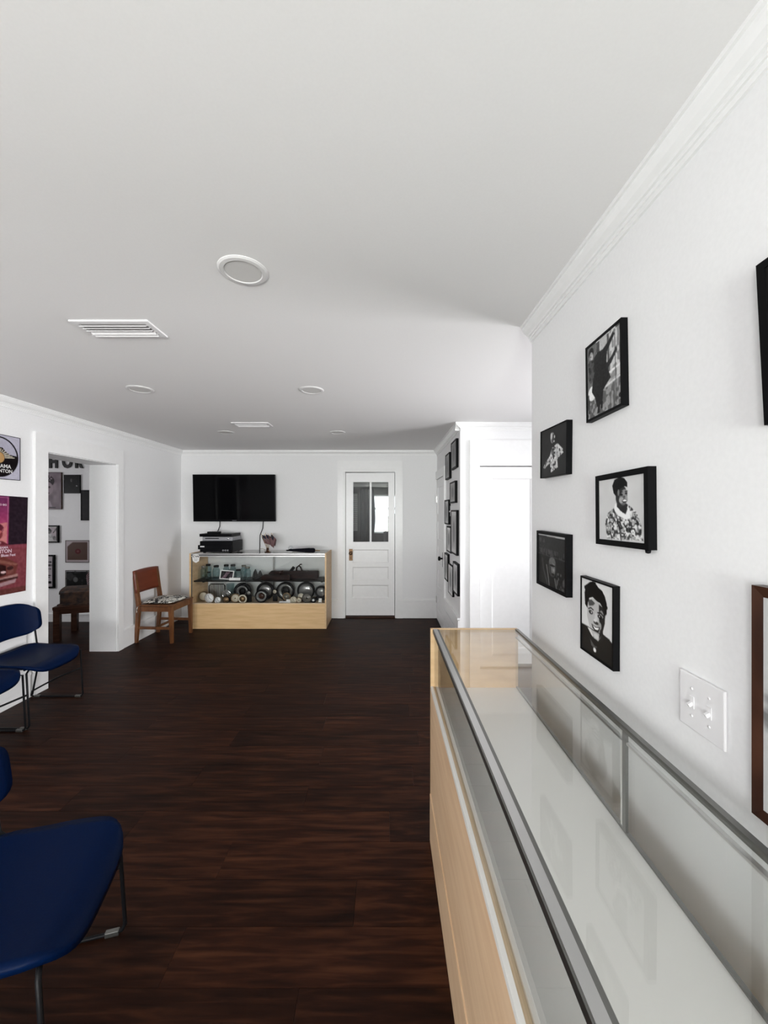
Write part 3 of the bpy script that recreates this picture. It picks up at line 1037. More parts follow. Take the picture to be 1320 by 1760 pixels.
# framed snapshot and its caption card on the shelf
pr = Print(24, 18, 0.10)
pr.poly([(0.1, 1), (0.45, 0.1), (0.75, 0.1), (0.4, 1)], (0.42, 0.34, 0.38)).poly([(0.6, 1), (0.9, 0.2), (1, 0.3), (0.8, 1)], (0.30, 0.24, 0.28)).grain(0.35, 18, 14, 3)
t = thing('snapshot', 'white-bordered photograph leaning on the case shelf', 'photograph', (gx(347, 5.07), 5.07, SHZ + 0.006), rot=(R(-14), R(4), 0))
box_obj('mount', -0.09, 0.09, 0, 0.003, 0.004, 0.122, 'paper', t)
print_part(pr, 0.155, 0.095, t, y=-0.0006, cz=0.063)
card('caption_card', 'white caption card on the front edge of the case shelf', 422, 5.035, 0, 0.145, 0.036, -20, base=SHZ)

# jars on the shelf
jl = ['tall', 'squat', 'wide', 'half-hidden', 'dark-lidded', 'short', 'pale', 'rightmost']
jlab = ['leftmost teal glass jar on the case shelf', 'second teal glass jar from the left on the case shelf', 'small clear jar standing in front of the second jar',
        'wide-shouldered teal jar left of the white-bordered photograph', 'teal jar behind the white-bordered photograph', 'dark-lidded teal jar right behind the photograph',
        'short dark-lidded jar between photograph and pale jars', 'pale teal jar behind the rightmost jar', 'rightmost teal glass jar beside the pointed irons']
jspec = [(150, 5.16, 0.036, 0.175), (192, 5.27, 0.042, 0.185), (195, 5.09, 0.032, 0.11), (262, 5.15, 0.045, 0.185), (350, 5.22, 0.042, 0.185), (408, 5.23, 0.042, 0.185), (455, 5.13, 0.044, 0.135), (503, 5.25, 0.040, 0.175), (535, 5.13, 0.042, 0.17)]
for i, (u, y, r, h) in enumerate(jspec):
    t = thing('glass_jar', jlab[i], 'jar', (gx(u, y), y, SHZ), group='glass jars on the shelf')
    MB().lathe([(0, 0.002), (r * 0.9, 0.002), (r, 0.012), (r, h * 0.62), (r * 0.9, h * 0.74), (r * 0.66, h * 0.82), (r * 0.66, h * 0.86)], 20).build('body', 'jar_glass', t)
    MB().lathe([(r * 0.72, h * 0.86), (r * 0.74, h * 0.88), (r * 0.74, h * 0.985), (r * 0.66, h), (0, h)], 20).build('lid', 'smoke_glass' if i in (0, 7, 8) else 'dark_iron', t)
# pointed flat irons
for i, (u, h, lb) in enumerate(((603, 0.135, 'taller pointed flat iron standing on end on the case shelf'), (645, 0.118, 'shorter pointed flat iron standing beside its taller twin'))):
    t = thing('flat_iron', lb, 'iron', (gx(u, 5.14), 5.14, SHZ))
    pts = [(-0.036, 0.001), (0.036, 0.001), (0.034, h * 0.35), (0.020, h * 0.72), (0.0, h), (-0.020, h * 0.72), (-0.034, h * 0.35)]
    MB().prism(pts, 'y', -0.012, 0.012).build('sole_plate', 'dark_iron', t)
    MB().tube([(0, 0.012, h * 0.15), (0, 0.05, h * 0.2), (0, 0.05, h * 0.6), (0, 0.012, h * 0.65)], 0.007).build('handle', 'dark_iron', t)
# wooden bench planes


def bench_plane(u0, u1, y, h, label, horns):
    x0_, x1_ = gx(u0, y), gx(u1, y)
    t = thing('bench_plane', label, 'wood plane', ((x0_ + x1_) / 2, y, SHZ))
    L = (x1_ - x0_) / 2
    MB().prism([(-L, 0.001), (L, 0.001), (L, h * 0.92), (L - 0.02, h), (-L + 0.03, h), (-L, h * 0.7)], 'y', -0.034, 0.034).build('body', 'plane_wood', t)
    for hx, kind in horns:
        hx = gx(hx, y) - (x0_ + x1_) / 2
        if kind == 'tote':
            MB().tube([(hx - 0.045, 0, h - 0.004), (hx - 0.04, 0, h + 0.045), (hx - 0.01, 0, h + 0.068), (hx + 0.012, 0, h + 0.05), (hx + 0.032, 0, h - 0.004)], 0.010).build('tote', 'plane_wood', t)
            MB().tube([(hx - 0.008, 0, h + 0.062), (hx + 0.006, 0, h + 0.085), (hx + 0.03, 0, h + 0.088)], 0.008).build('horn', 'plane_wood', t)
        elif kind == 'horn':
            MB().tube([(hx, 0, h - 0.004), (hx - 0.004, 0, h + 0.022), (hx + 0.012, 0, h + 0.042), (hx + 0.038, 0, h + 0.046)], 0.012).build('horn', 'plane_wood', t)
        else:
            MB().box(-0.018, 0.018, -0.022, 0.022, -0.02, 0.062, Matrix.Translation((hx, 0, h)) @ Matrix.Rotation(R(38), 4, 'Y')).build('blade_wedge', 'dark_iron', t)
    return t


bench_plane(660, 905, 5.10, 0.068, 'long dark wooden bench plane with a curled horn on the shelf', [(822, 'horn')])
bench_plane(725, 1155, 5.22, 0.10, 'large dark wooden bench plane with looped handle at shelf right', [(915, 'wedge'), (990, 'tote')])
# ribbed dark basket at rear of the deck
t = thing('wire_basket', 'dark wire basket standing at the back left of the case', 'basket', (gx(270, 5.33), 5.33, DKZ))
pts = [(-0.11, 0, 0.004), (-0.11, 0, 0.17), (-0.09, 0, 0.195), (0.09, 0, 0.195), (0.11, 0, 0.17), (0.11, 0, 0.004)]
MB().tube(pts, 0.007).build('rim', 'dark_iron', t)
for i in range(11):
    x = -0.095 + i * 0.019
    MB().tube([(x, 0, 0.004), (x, 0.004, 0.19)], 0.0035, 6).build('wire', 'dark_iron', t)
t = thing('crystal_vase', 'ribbed grey glass vase between basket and left headlamp', 'vase', (gx(385, 5.34), 5.34, DKZ))
MB().lathe([(0, 0.002), (0.04, 0.002), (0.042, 0.02), (0.052, 0.19), (0.05, 0.2)], 14, smooth=False).build('body', 'jar_glass', t)

# ------------------------------------------------------------------ on top of the far case
TOPZ = 0.9665
t = thing('stereo_receiver', 'black stereo receiver at the bottom of the equipment stack', 'receiver', (-2.19, 5.19, TOPZ))
MB().bbox(-0.215, 0.215, -0.17, 0.17, 0.012, 0.155, 0.006).build('body', 'black_plastic', t)
MB().bbox(-0.235, 0.20, -0.182, -0.1705, 0.050, 0.105, 0.004).build('front_panel', 'black_plastic', t)
box_obj('label_plate', -0.205, -0.150, -0.1835, -0.182, 0.078, 0.094, 'white_plastic', t)
for sx in (-1, 1):
    for sy in (-1, 1):
        MB().lathe([(0.018, 0.0), (0.02, 0.012)], 12, c=(sx * 0.17, sy * 0.13, 0)).build('foot', 'black_plastic', t)
for i in range(3):
    MB().lathe([(0.0, -0.188), (0.010, -0.186), (0.012, -0.171)], 12, 'y', (0.09 + 0.03 * i, 0, 0.035)).build('knob', 'grey_plastic', t)
t = thing('disc_player', 'silver-fronted disc player between the black boxes', 'disc player', (-2.19, 5.20, TOPZ + 0.157))
MB().bbox(-0.195, 0.195, -0.15, 0.15, 0.0, 0.052, 0.004).build('body', 'grey_plastic', t)
box_obj('disc_slot', -0.16, 0.02, -0.1515, -0.1503, 0.026, 0.036, 'black_plastic', t)
MB().lathe([(0.0, -0.158), (0.012, -0.156), (0.013, -0.150)], 12, 'y', (0.14, 0, 0.028)).build('knob', 'chrome', t)
t = thing('cable_box', 'flat black box on top of the equipment stack', 'media box', (-2.205, 5.20, TOPZ + 0.211))
MB().bbox(-0.215, 0.205, -0.16, 0.15, 0.0, 0.038, 0.004).build('body', 'black_plastic', t)
box_obj('front_strip', -0.20, 0.19, -0.1615, -0.1603, 0.010, 0.018, 'screen_glass', t)
t = thing('remote_control', 'black remote control lying on the equipment stack', 'remote control', (-2.275, 5.15, TOPZ + 0.2495), R(8))
MB().bbox(-0.085, 0.085, -0.024, 0.024, 0.0, 0.024, 0.006).build('body', 'black_plastic', t)
for i in range(4):
    box_obj('button', -0.06 + i * 0.03, -0.045 + i * 0.03, -0.010, 0.010, 0.0242, 0.027, 'grey_plastic', t)

# bunch of small flags
FLX, FLY = -1.555, 5.12
t = thing('flag_stand', 'small dark stand holding the bunch of little flags', 'flag stand', (FLX, FLY, TOPZ))
MB().lathe([(0.04, 0), (0.042, 0.008), (0.02, 0.014), (0.016, 0.05), (0.02, 0.055), (0.0, 0.056)], 18).build('base', 'walnut', t)
MB().tube([(-0.02, -0.01, 0.03), (-0.06, -0.02, 0.05), (-0.10, -0.02, 0.045)], 0.003, 6).build('ribbon', 'flag_pole', t)
MB().tube([(0.01, -0.02, 0.03), (0.04, -0.03, 0.012), (0.03, -0.04, 0.003)], 0.003, 6).build('ribbon', 'flag_pole', t)
fp = Print(26, 20, (0.55, 0.52, 0.52))
for i in range(7):
    fp.fill((fp.V >= (2 * i) / 13) & (fp.V < (2 * i + 1) / 13), (0.30, 0.03, 0.05))
cant = (fp.U < 0.42) & (fp.V < 7 / 13)
fp.fill(cant, (0.035, 0.04, 0.10))
fp.fill(cant & (((fp.U * 22) % 1 - 0.5) ** 2 + ((fp.V * 14) % 1 - 0.5) ** 2 < 0.06), 0.6)


def flag(x, y, z, yaw, lean, hgt, fw, fh, label, group, droop=0.9, seed=0):
    t = thing('small_flag', label, 'flag', (x, y, z), rot=(R(lean[0]), R(lean[1]), R(yaw)), group=group)
    MB().tube([(0, 0, 0), (0, 0, hgt)], 0.0022, 6).build('pole', 'flag_pole', t)
    MB().lathe([(0.0022, hgt), (0.0045, hgt + 0.004), (0.0, hgt + 0.016)], 8).build('finial', 'gold', t)

    def bend(X, Y, Z):
        u = (X + fw / 2) / fw
        return X * 0.62 + fw * 0.31, 0.012 * np.sin(u * 9 + seed) * u - 0.004, Z - droop * fw * u ** 1.2 * 0.55
    print_part(fp, fw, fh, t, y=-0.002, name='flag_cloth', cx=0.002, cz=hgt - fh / 2 - 0.006, material='printed_cloth', bend=bend)
    return t


for i in range(9):
    a = 2 * PI * i / 9
    fan = -26 + 5.2 * i
    flag(FLX + 0.0035 * (i - 4), FLY + 0.012 * math.sin(i * 2.1), TOPZ + 0.056, (-14 + 28 * (i % 2)), (8 * math.sin(i * 2.1), fan), 0.165 + 0.014 * ((i * 5) % 3), 0.125, 0.092,
         'small American flag in the bunch on the far display case', 'bunch of small flags', seed=i)
# glass globe and dark folded cloth
t = thing('snow_globe', 'small glass globe with white base on the far display case', 'ornament', (gx(912, 5.10), 5.10, TOPZ))
MB().lathe([(0.026, 0), (0.028, 0.006), (0.026, 0.024), (0.022, 0.027), (0, 0.027)], 18).build('base', 'white_plastic', t)
MB().lathe([(0.020, 0.028), (0.030, 0.042), (0.034, 0.058), (0.030, 0.076), (0.018, 0.088), (0.0, 0.092)], 18).build('globe', 'globe_glass', t)
MB().lathe([(0.014, 0.0285), (0.016, 0.036), (0.010, 0.050), (0, 0.056)], 12).build('figure', 'grey_plastic', t)
t = thing('folded_umbrella', 'folded black umbrella lying at the right end of the far case', 'umbrella', (gx(1010, 5.06), 5.06, TOPZ))
mb = MB()
prof = [(0.0, -0.215), (0.008, -0.20), (0.014, -0.12), (0.022, -0.02), (0.030, 0.08), (0.031, 0.15), (0.022, 0.17), (0.0, 0.172)]
mb.lathe(prof, 14, 'x', (0, 0, 0.0315))
mb.build('folded_canopy', 'dark_cloth', t)
for s in range(5):
    MB().tube([(-0.17 + 0.05 * s, -0.012 - 0.004 * s, 0.045 + 0.003 * s), (0.10, -0.022 + 0.008 * s, 0.060)], 0.004, 6).build('fold', 'dark_cloth', t)
MB().tube([(0.172, 0, 0.0315), (0.20, 0, 0.0315), (0.235, 0, 0.028)], 0.006).build('handle', 'flag_pole', t)
MB().bbox(0.02, 0.05, -0.034, -0.026, 0.012, 0.05, 0.002).build('strap', 'dark_cloth', t)

# ------------------------------------------------------------------ television
t = thing('television', 'large black flat-screen television mounted on the back wall', 'television', (-2.105, YB - 0.014, 1.697), rot=(R(2.0), 0, 0))
tw, th = 1.142, 0.655
MB().bbox(-0.25, 0.25, -0.034, 0.0, -0.2, 0.2, 0.004).build('wall_bracket', 'black_metal', t)
MB().bbox(-tw / 2, tw / 2, -0.075, -0.035, -th / 2, th / 2, 0.006).build('casing', 'black_plastic', t)
box_obj('screen', -tw / 2 + 0.014, tw / 2 - 0.014, -0.0765, -0.0752, -th / 2 + 0.026, th / 2 - 0.014, 'screen_glass', t)
frame_bars(tw, th, 0.012, 0.004).build('bezel', 'black_plastic', t, loc=(0, -0.0752, 0))
box_obj('maker_badge', -0.03, 0.03, -0.0768, -0.0753, -th / 2 + 0.007, -th / 2 + 0.017, 'grey_plastic', t)
c = MB().tube([(-2.33, 5.455, 1.375), (-2.325, 5.44, 1.30), (-2.34, 5.42, 1.24), (-2.335, 5.38, 1.225)], 0.006, 8).build('power_cable', 'black_plastic')
tag(c, 'black cable running from the television to the equipment stack', 'cable')
c = MB().tube([(-1.72, 5.455, 1.372), (-1.725, 5.45, 1.27), (-1.765, 5.455, 1.17), (-1.77, 5.46, 1.02), (-1.775, 5.465, 0.93)], 0.0055, 8).build('power_cable', 'black_plastic')
tag(c, 'black cable hanging from the television behind the little flags', 'cable')
pts = [(-2.05 + 0.5 * i / 20, 5.464, 0.93 - 0.06 * abs(math.sin(i / 20 * 2 * PI))) for i in range(21)]
c = MB().tube(pts, 0.004, 6).build('looped_cord', 'black_plastic')
tag(c, 'thin looped cord hanging behind the glass of the far case', 'cord')


# ================================================================== BLUE STACKING CHAIRS
def shell(u_n, v_n, fn, th, mb):
    """closed thin shell from fn(u, v) -> (point, normal-ish offset dir)"""
    vs = []
    for s in (0, 1):
        for j in range(v_n + 1):
            for i in range(u_n + 1):
                p, n = fn(-1 + 2 * i / u_n, -1 + 2 * j / v_n)
                vs.append(Vector(p) + Vector(n) * (th * s))
    fs = []
    N = (u_n + 1) * (v_n + 1)
    for j in range(v_n):
        for i in range(u_n):
            a = j * (u_n + 1) + i
            q = (a, a + 1, a + u_n + 2, a + u_n + 1)
            fs.append(q)
            fs.append(tuple(N + k for k in q[::-1]))
    rim = [i for i in range(u_n + 1)] + [(j + 1) * (u_n + 1) - 1 for j in range(1, v_n + 1)] + [v_n * (u_n + 1) + i for i in range(u_n - 1, -1, -1)] + [j * (u_n + 1) for j in range(v_n - 1, 0, -1)]
    for k in range(len(rim)):
        a, b = rim[k], rim[(k + 1) % len(rim)]
        fs.append((a, b, N + b, N + a))
    return mb.add(vs, fs, smooth=True)


def rsq(u, v, k=0.30):
    """square grid to rounded square"""
    return u * math.sqrt(1 - k * v * v * v * v / 2 * abs(v)), v * math.sqrt(1 - k * u * u * u * u / 2 * abs(u))


def blue_chair(name, label, loc, rz):
    t = thing(name, label, 'chair', loc, rz, group='blue stacking chairs')

    def seat(u, v):
        a, b = rsq(u, v, 0.55)
        x = 0.030 + a * 0.205
        y = b * (0.235 - 0.02 * max(0, -a))
        z = 0.428 + 0.018 * b * b - 0.020 * max(0, a) ** 2 - 0.03 * max(0, a - 0.65) ** 2 / 0.1 + 0.03 * max(0, -a) ** 3 - 0.012 * (1 - a * a)
        return (x, y, z), (0, 0, -1)
    shell(18, 18, seat, 0.022, MB()).build('seat', 'blue_vinyl', t)

    def back(u, v):
        a, b = rsq(u, v, 0.75)
        z = 0.665 + b * 0.125 - 0.02 * a * a
        x = -0.180 - 0.12 * (z - 0.55) + 0.060 * a * a
        return (x, a * 0.238, z), (-1, 0, 0.12)
    shell(20, 14, back, 0.020, MB()).build('backrest', 'blue_vinyl', t)
    for s in (-1, 1):
        y = 0.236 * s
        f = MB().tube([(0.17, 0.20 * s, 0.400), (0.185, y, 0.385), (0.195, y, 0.20), (0.205, y, 0.03), (0.195, y, 0.012), (0.17, y, 0.008), (-0.19, y, 0.008), (-0.215, y, 0.014), (-0.205, y, 0.05), (-0.02, y, 0.15), (0.192, y, 0.24)], 0.0065, 8).build('side_frame', 'black_metal', t)
        for x in (0.165, -0.165):
            MB().bbox(x - 0.022, x + 0.022, y - 0.008, y + 0.008, 0.0, 0.018, 0.003).build('foot_glide', 'aluminium_dark', f)
        MB().tube([(0.12, 0.20 * s, 0.402), (-0.10, 0.205 * s, 0.415), (-0.150, 0.215 * s, 0.45), (-0.165, 0.218 * s, 0.54), (-0.170, 0.205 * s, 0.66)], 0.0065, 8).build('back_support', 'black_metal', t)
        MB().tube([(-0.12, 0.203 * s, 0.412), (-0.17, y, 0.20), (-0.205, y, 0.02)], 0.0065, 8).build('rear_leg', 'black_metal', t)
    for x in (0.14, -0.12):
        MB().tube([(x, -0.205, 0.396), (x, 0.205, 0.396)], 0.0065, 8).build('cross_bar', 'black_metal', t)
    return t


blue_chair('stacking_chair', 'blue stacking chair beside the opening, its backrest under the pink poster', (-2.655, 2.900, 0), 0)
blue_chair('stacking_chair', 'blue stacking chair at the left edge with only its seat front in view', (-2.660, 2.405, 0), 0)
blue_chair('stacking_chair', 'large blue stacking chair in the near lower left corner', (-1.065, 1.10, 0), R(15))

# ================================================================== WOODEN CHAIR
t = thing('wooden_chair', 'orange-brown wooden chair with a black and white patterned cushion', 'chair', (-2.63, 4.63, 0), R(-3))
hx, hy = 0.19, 0.195
for s in (-1, 1):
    MB().taper((hx + 0.012, s * hy, 0.0), (hx, s * hy, 0.42), (0.015, 0.015), (0.022, 0.022)).build('leg', 'oak_stain', t)
    mb = MB()
    mb.taper((-hx - 0.03, s * hy, 0.0), (-hx, s * hy, 0.42), (0.016, 0.015), (0.021, 0.02))
    mb.taper((-hx, s * hy, 0.42), (-hx - 0.055, s * hy, 0.815), (0.021, 0.02), (0.014, 0.017))
    mb.build('leg', 'oak_stain', t)
    box_obj('side_stretcher', -hx - 0.005, hx - 0.01, s * hy - 0.008, s * hy + 0.008, 0.155, 0.185, 'oak_stain', t)
    box_obj('seat_rail', -hx + 0.02, hx - 0.022, s * hy - 0.012, s * hy + 0.012, 0.36, 0.415, 'oak_stain', t)
box_obj('cross_stretcher', -0.01, 0.012, -hy + 0.009, hy - 0.009, 0.160, 0.182, 'oak_stain', t)
for x in (-1, 1):
    box_obj('seat_rail', x * hx - 0.012, x * hx + 0.012, -hy + 0.022, hy - 0.022, 0.36, 0.415, 'oak_stain', t)
MB().bbox(-hx - 0.01, hx + 0.03, -hy - 0.025, hy + 0.025, 0.4205, 0.440, 0.005).build('seat', 'oak_stain', t)


def slat(u, v):
    z = 0.695 + v * 0.125
    x = -hx - 0.055 * (z - 0.42) / 0.395 - 0.012 * (1 - u * u) + 0.016
    return (x, u * (hy + 0.022), z + 0.008 * (1 - u * u) * (v > 0)), (-1, 0, 0.1)


shell(14, 6, slat, 0.022, MB()).build('backrest', 'red_brown_wood', t)
cu = thing('seat_cushion', 'black and white scroll-patterned cushion on the wooden chair', 'cushion', (-2.62, 4.63, 0.4405), R(-3))


def cush(sign):
    def f(u, v):
        a, b = rsq(u, v, 0.5)
        bul = (1 - u ** 4) * (1 - v ** 4)
        return (a * 0.195, b * 0.205, (0.016 + 0.026 * bul) if sign > 0 else (0.016 - 0.0155 * bul)), (0, 0, 0)
    return f


mb = MB()
for s in (1, -1):
    f = cush(s)
    vs, fs = [], []
    n = 16
    for j in range(n + 1):
        for i in range(n + 1):
            vs.append(f(-1 + 2 * i / n, -1 + 2 * j / n)[0])
    for j in range(n):
        for i in range(n):
            a = j * (n + 1) + i
            fs.append((a, a + 1, a + n + 2, a + n + 1))
    mb.add(vs, fs, smooth=True)
mb.build('pad', 'scroll_fabric', cu)
for s in (-1, 1):
    MB().tube([(-0.19, 0.18 * s, 0.016), (-0.205, 0.205 * s, 0.005), (-0.20, 0.222 * s, -0.03), (-0.205, 0.225 * s, -0.09)], 0.004, 6).build('tie', 'scroll_fabric', cu)

# ================================================================== PICTURES ON THE NEAR RIGHT WALL
RW = (0, 0, R(-90))


def rloc(y, z):
    return (XR - 0.0005, y, z)


# 1 figure in a dark coat with one arm up
p = Print(76, 100, 0.74)
p.grain(0.25, 9, 7, 1)
p.poly([(0, 0), (0.30, 0), (0.30, 0.75), (0, 0.75)], 0.42).poly([(0.30, 0.02), (0.40, 0.02), (0.42, 0.5), (0.32, 0.5)], 0.28)
p.poly([(0.42, 0), (0.62, 0), (0.62, 0.42), (0.45, 0.42)], 0.72).poly([(0.62, 0.02), (0.68, 0.02), (0.70, 0.55), (0.64, 0.55)], 0.35)
p.poly([(0.70, 0.0), (1, 0.0), (1, 0.62), (0.72, 0.62)], 0.80).speck(p.mask_poly([(0.70, 0), (1, 0), (1, 0.62), (0.72, 0.62)]), 14, 10, 4, 0.62, 0.55)
p.poly([(0, 0.74), (1, 0.66), (1, 1), (0, 1)], 0.58).speck(p.mask_poly([(0, 0.74), (1, 0.66), (1, 1), (0, 1)]), 20, 20, 5, 0.55, 0.36)
p.line([(0.45, 0.55), (1, 0.50)], 0.03, 0.9).line([(0.5, 0.68), (1.0, 0.64)], 0.02, 0.85)
p.ell(0.15, 0.66, 0.13, 0.10, 0.92).poly([(0.02, 0.66), (0.05, 0.66), (0.07, 0.92), (0.03, 0.92)], 0.2)
p.ell(0.13, 0.10, 0.085, 0.07, 0.08).ell(0.135, 0.155, 0.06, 0.065, 0.62).ell(0.155, 0.165, 0.035, 0.04, 0.78).ell(0.12, 0.15, 0.016, 0.008, 0.1)
p.poly([(0.03, 0.22), (0.10, 0.19), (0.24, 0.22), (0.24, 0.48), (0.10, 0.52), (0.05, 0.45)], 0.30).speck(p.mask_poly([(0.03, 0.22), (0.24, 0.22), (0.24, 0.48), (0.05, 0.48)]), 22, 22, 6, 0.5, 0.16)
p.poly([(0.22, 0.20), (0.34, 0.16), (0.52, 0.17), (0.62, 0.25), (0.60, 0.36), (0.66, 0.50), (0.72, 0.60), (0.62, 0.64), (0.50, 0.70), (0.46, 0.86), (0.30, 0.88), (0.24, 0.74), (0.14, 0.64), (0.18, 0.50), (0.24, 0.40)], 0.105)
p.poly([(0.50, 0.17), (0.66, 0.12), (0.80, 0.04), (0.84, 0.09), (0.68, 0.20), (0.58, 0.27)], 0.10).poly([(0.56, 0.40), (0.74, 0.34), (0.88, 0.26), (0.90, 0.31), (0.74, 0.42), (0.60, 0.47)], 0.12)
p.line([(0.84, 0.07), (0.86, 0.94)], 0.018, 0.22).ell(0.83, 0.05, 0.03, 0.025, 0.5)
p.poly([(0.86, 0.0), (0.97, 0.0), (0.97, 0.03), (0.86, 0.03)], 0.3)
p.poly([(0.34, 0.86), (0.40, 0.86), (0.38, 0.97), (0.30, 0.97)], 0.07).poly([(0.42, 0.84), (0.48, 0.84), (0.47, 0.93), (0.41, 0.93)], 0.07)
p.ell(0.97, 0.88, 0.05, 0.03, 0.07).grain(0.10, 50, 50, 8)
picture('framed_photograph', 'black-framed photograph of a dark-coated figure raising an arm, topmost on right wall', rloc(1.195, 1.925), (0, R(-1.5), R(-90)), 0.197, 0.252, p, bw=0.008, d=0.019)

# 2 singer in patterned shirt on black
p = Print(80, 66, 0.155)
p.grain(0.03, 8, 8, 2)
p.ell(0.47, 0.22, 0.075, 0.11, 0.55).ell(0.50, 0.24, 0.06, 0.09, 0.25).ell(0.43, 0.18, 0.04, 0.07, 0.78).ell(0.55, 0.21, 0.02, 0.03, 0.75).ell(0.53, 0.30, 0.03, 0.018, 0.7)
sh_ = p.mask_poly([(0.46, 0.42), (0.66, 0.36), (0.85, 0.50), (0.88, 0.58), (0.72, 0.64), (0.66, 0.68), (0.68, 0.84), (0.42, 0.92), (0.38, 0.72), (0.16, 0.80), (0.14, 0.74), (0.38, 0.56)])
p.fill(sh_, 0.76).speck(sh_, 26, 22, 11, 0.52, 0.22).speck(sh_, 40, 30, 12, 0.68, 0.9).line([(0.52, 0.40), (0.50, 0.62)], 0.03, 0.18)
p.ell(0.16, 0.78, 0.05, 0.03, 0.72).line([(0.24, 0.70), (0.14, 0.80)], 0.02, 0.35)
picture('framed_photograph', 'black-framed photograph of a figure in a patterned shirt on a black background', rloc(1.545, 1.742), (0, R(1), R(-90)), 0.240, 0.200, p, bw=0.003, d=0.022)

# 3 smiling half-length portrait on a pale background
p = Print(90, 78, 0.80)
p.grain(0.03, 6, 6, 3)
bod = p.mask_poly([(0.20, 0.98), (0.15, 0.72), (0.22, 0.56), (0.38, 0.47), (0.44, 0.40), (0.64, 0.42), (0.74, 0.48), (0.84, 0.56), (0.92, 0.72), (0.96, 0.96)])
p.fill(bod, 0.66).speck(bod, 22, 22, 21, 0.55, 0.25).speck(bod, 34, 30, 22, 0.60, 0.88).speck(bod, 46, 40, 23, 0.70, 0.12)
p.poly([(0.40, 0.40), (0.36, 0.50), (0.46, 0.60), (0.62, 0.66), (0.72, 0.64), (0.70, 0.50), (0.66, 0.46), (0.60, 0.58), (0.50, 0.52)], 0.92)
p.poly([(0.44, 0.36), (0.62, 0.40), (0.66, 0.50), (0.62, 0.58), (0.54, 0.54), (0.43, 0.46)], 0.16)
p.ell(0.53, 0.30, 0.125, 0.17, 0.20)
p.ell(0.57, 0.335, 0.085, 0.105, 0.42).ell(0.60, 0.25, 0.06, 0.05, 0.56).ell(0.53, 0.36, 0.05, 0.05, 0.66).ell(0.63, 0.345, 0.035, 0.05, 0.60)
p.poly([(0.36, 0.24), (0.33, 0.12), (0.38, 0.03), (0.50, -0.01), (0.60, 0.03), (0.66, 0.10), (0.66, 0.17), (0.60, 0.15), (0.52, 0.18), (0.44, 0.22), (0.42, 0.30)], 0.07)
p.ell(0.53, 0.275, 0.035, 0.016, 0.05).ell(0.635, 0.262, 0.028, 0.015, 0.05).line([(0.49, 0.245), (0.56, 0.235)], 0.012, 0.05).line([(0.61, 0.232), (0.66, 0.228)], 0.012, 0.05)
p.ell(0.595, 0.315, 0.022, 0.02, 0.32).ell(0.60, 0.375, 0.055, 0.026, 0.10).ell(0.602, 0.370, 0.045, 0.014, 0.95).ell(0.47, 0.24, 0.02, 0.05, 0.5)
p.line([(0.36, 0.5), (0.46, 0.7), (0.52, 0.98)], 0.02, 0.15).line([(0.26, 0.6), (0.30, 0.98)], 0.014, 0.2).line([(0.80, 0.58), (0.90, 0.9)], 0.014, 0.2)
f3 = picture('framed_photograph', 'thick black-framed portrait of a smiling woman in a patterned dress on pale ground', rloc(1.105, 1.508), (0, R(-0.8), R(-90)), 0.246, 0.214, p, bw=0.0165, d=0.022)
MB().lathe([(0.0, -0.010), (0.006, -0.008), (0.007, 0.0)], 12, 'z', (0.108, -0.013, -0.107)).build('bumper_foot', 'black_plastic', f3)

# 4 dark photograph with a face looking out
p = Print(84, 70, 0.10)
p.poly([(0, 0.0), (1, 0.0), (1, 0.045), (0, 0.03)], 0.70).poly([(0, 0.05), (1, 0.06), (1, 0.38), (0, 0.38)], 0.155)
p.speck(p.mask_poly([(0.05, 0.28), (0.95, 0.30), (0.95, 0.42), (0.05, 0.42)]), 30, 12, 31, 0.5, 0.26).line([(0.0, 0.40), (1, 0.43)], 0.012, 0.30)
p.ell(0.55, 0.60, 0.14, 0.20, 0.22).ell(0.55, 0.52, 0.11, 0.10, 0.36).ell(0.58, 0.64, 0.07, 0.12, 0.42).ell(0.55, 0.58, 0.10, 0.02, 0.08).ell(0.60, 0.66, 0.03, 0.03, 0.55).ell(0.58, 0.74, 0.05, 0.02, 0.12)
p.line([(0.18, 0.50), (0.22, 0.70), (0.38, 0.98)], 0.05, 0.22).line([(0.34, 0.60), (0.40, 0.80), (0.44, 0.98)], 0.03, 0.42).line([(0.64, 0.82), (0.70, 0.98)], 0.04, 0.34)
p.speck(p.mask_poly([(0.7, 0.68), (1, 0.68), (1, 0.98), (0.7, 0.98)]), 26, 24, 33, 0.58, 0.30).speck(p.mask_ell(0.15, 0.16, 0.12, 0.10), 20, 20, 34, 0.6, 0.28).grain(0.05, 44, 44, 35)
picture('framed_photograph', 'black-framed dark photograph of a dim face, nearest the bright doorway', rloc(1.562, 1.302), (0, R(0.5), R(-90)), 0.280, 0.232, p, bw=0.0125, d=0.024)

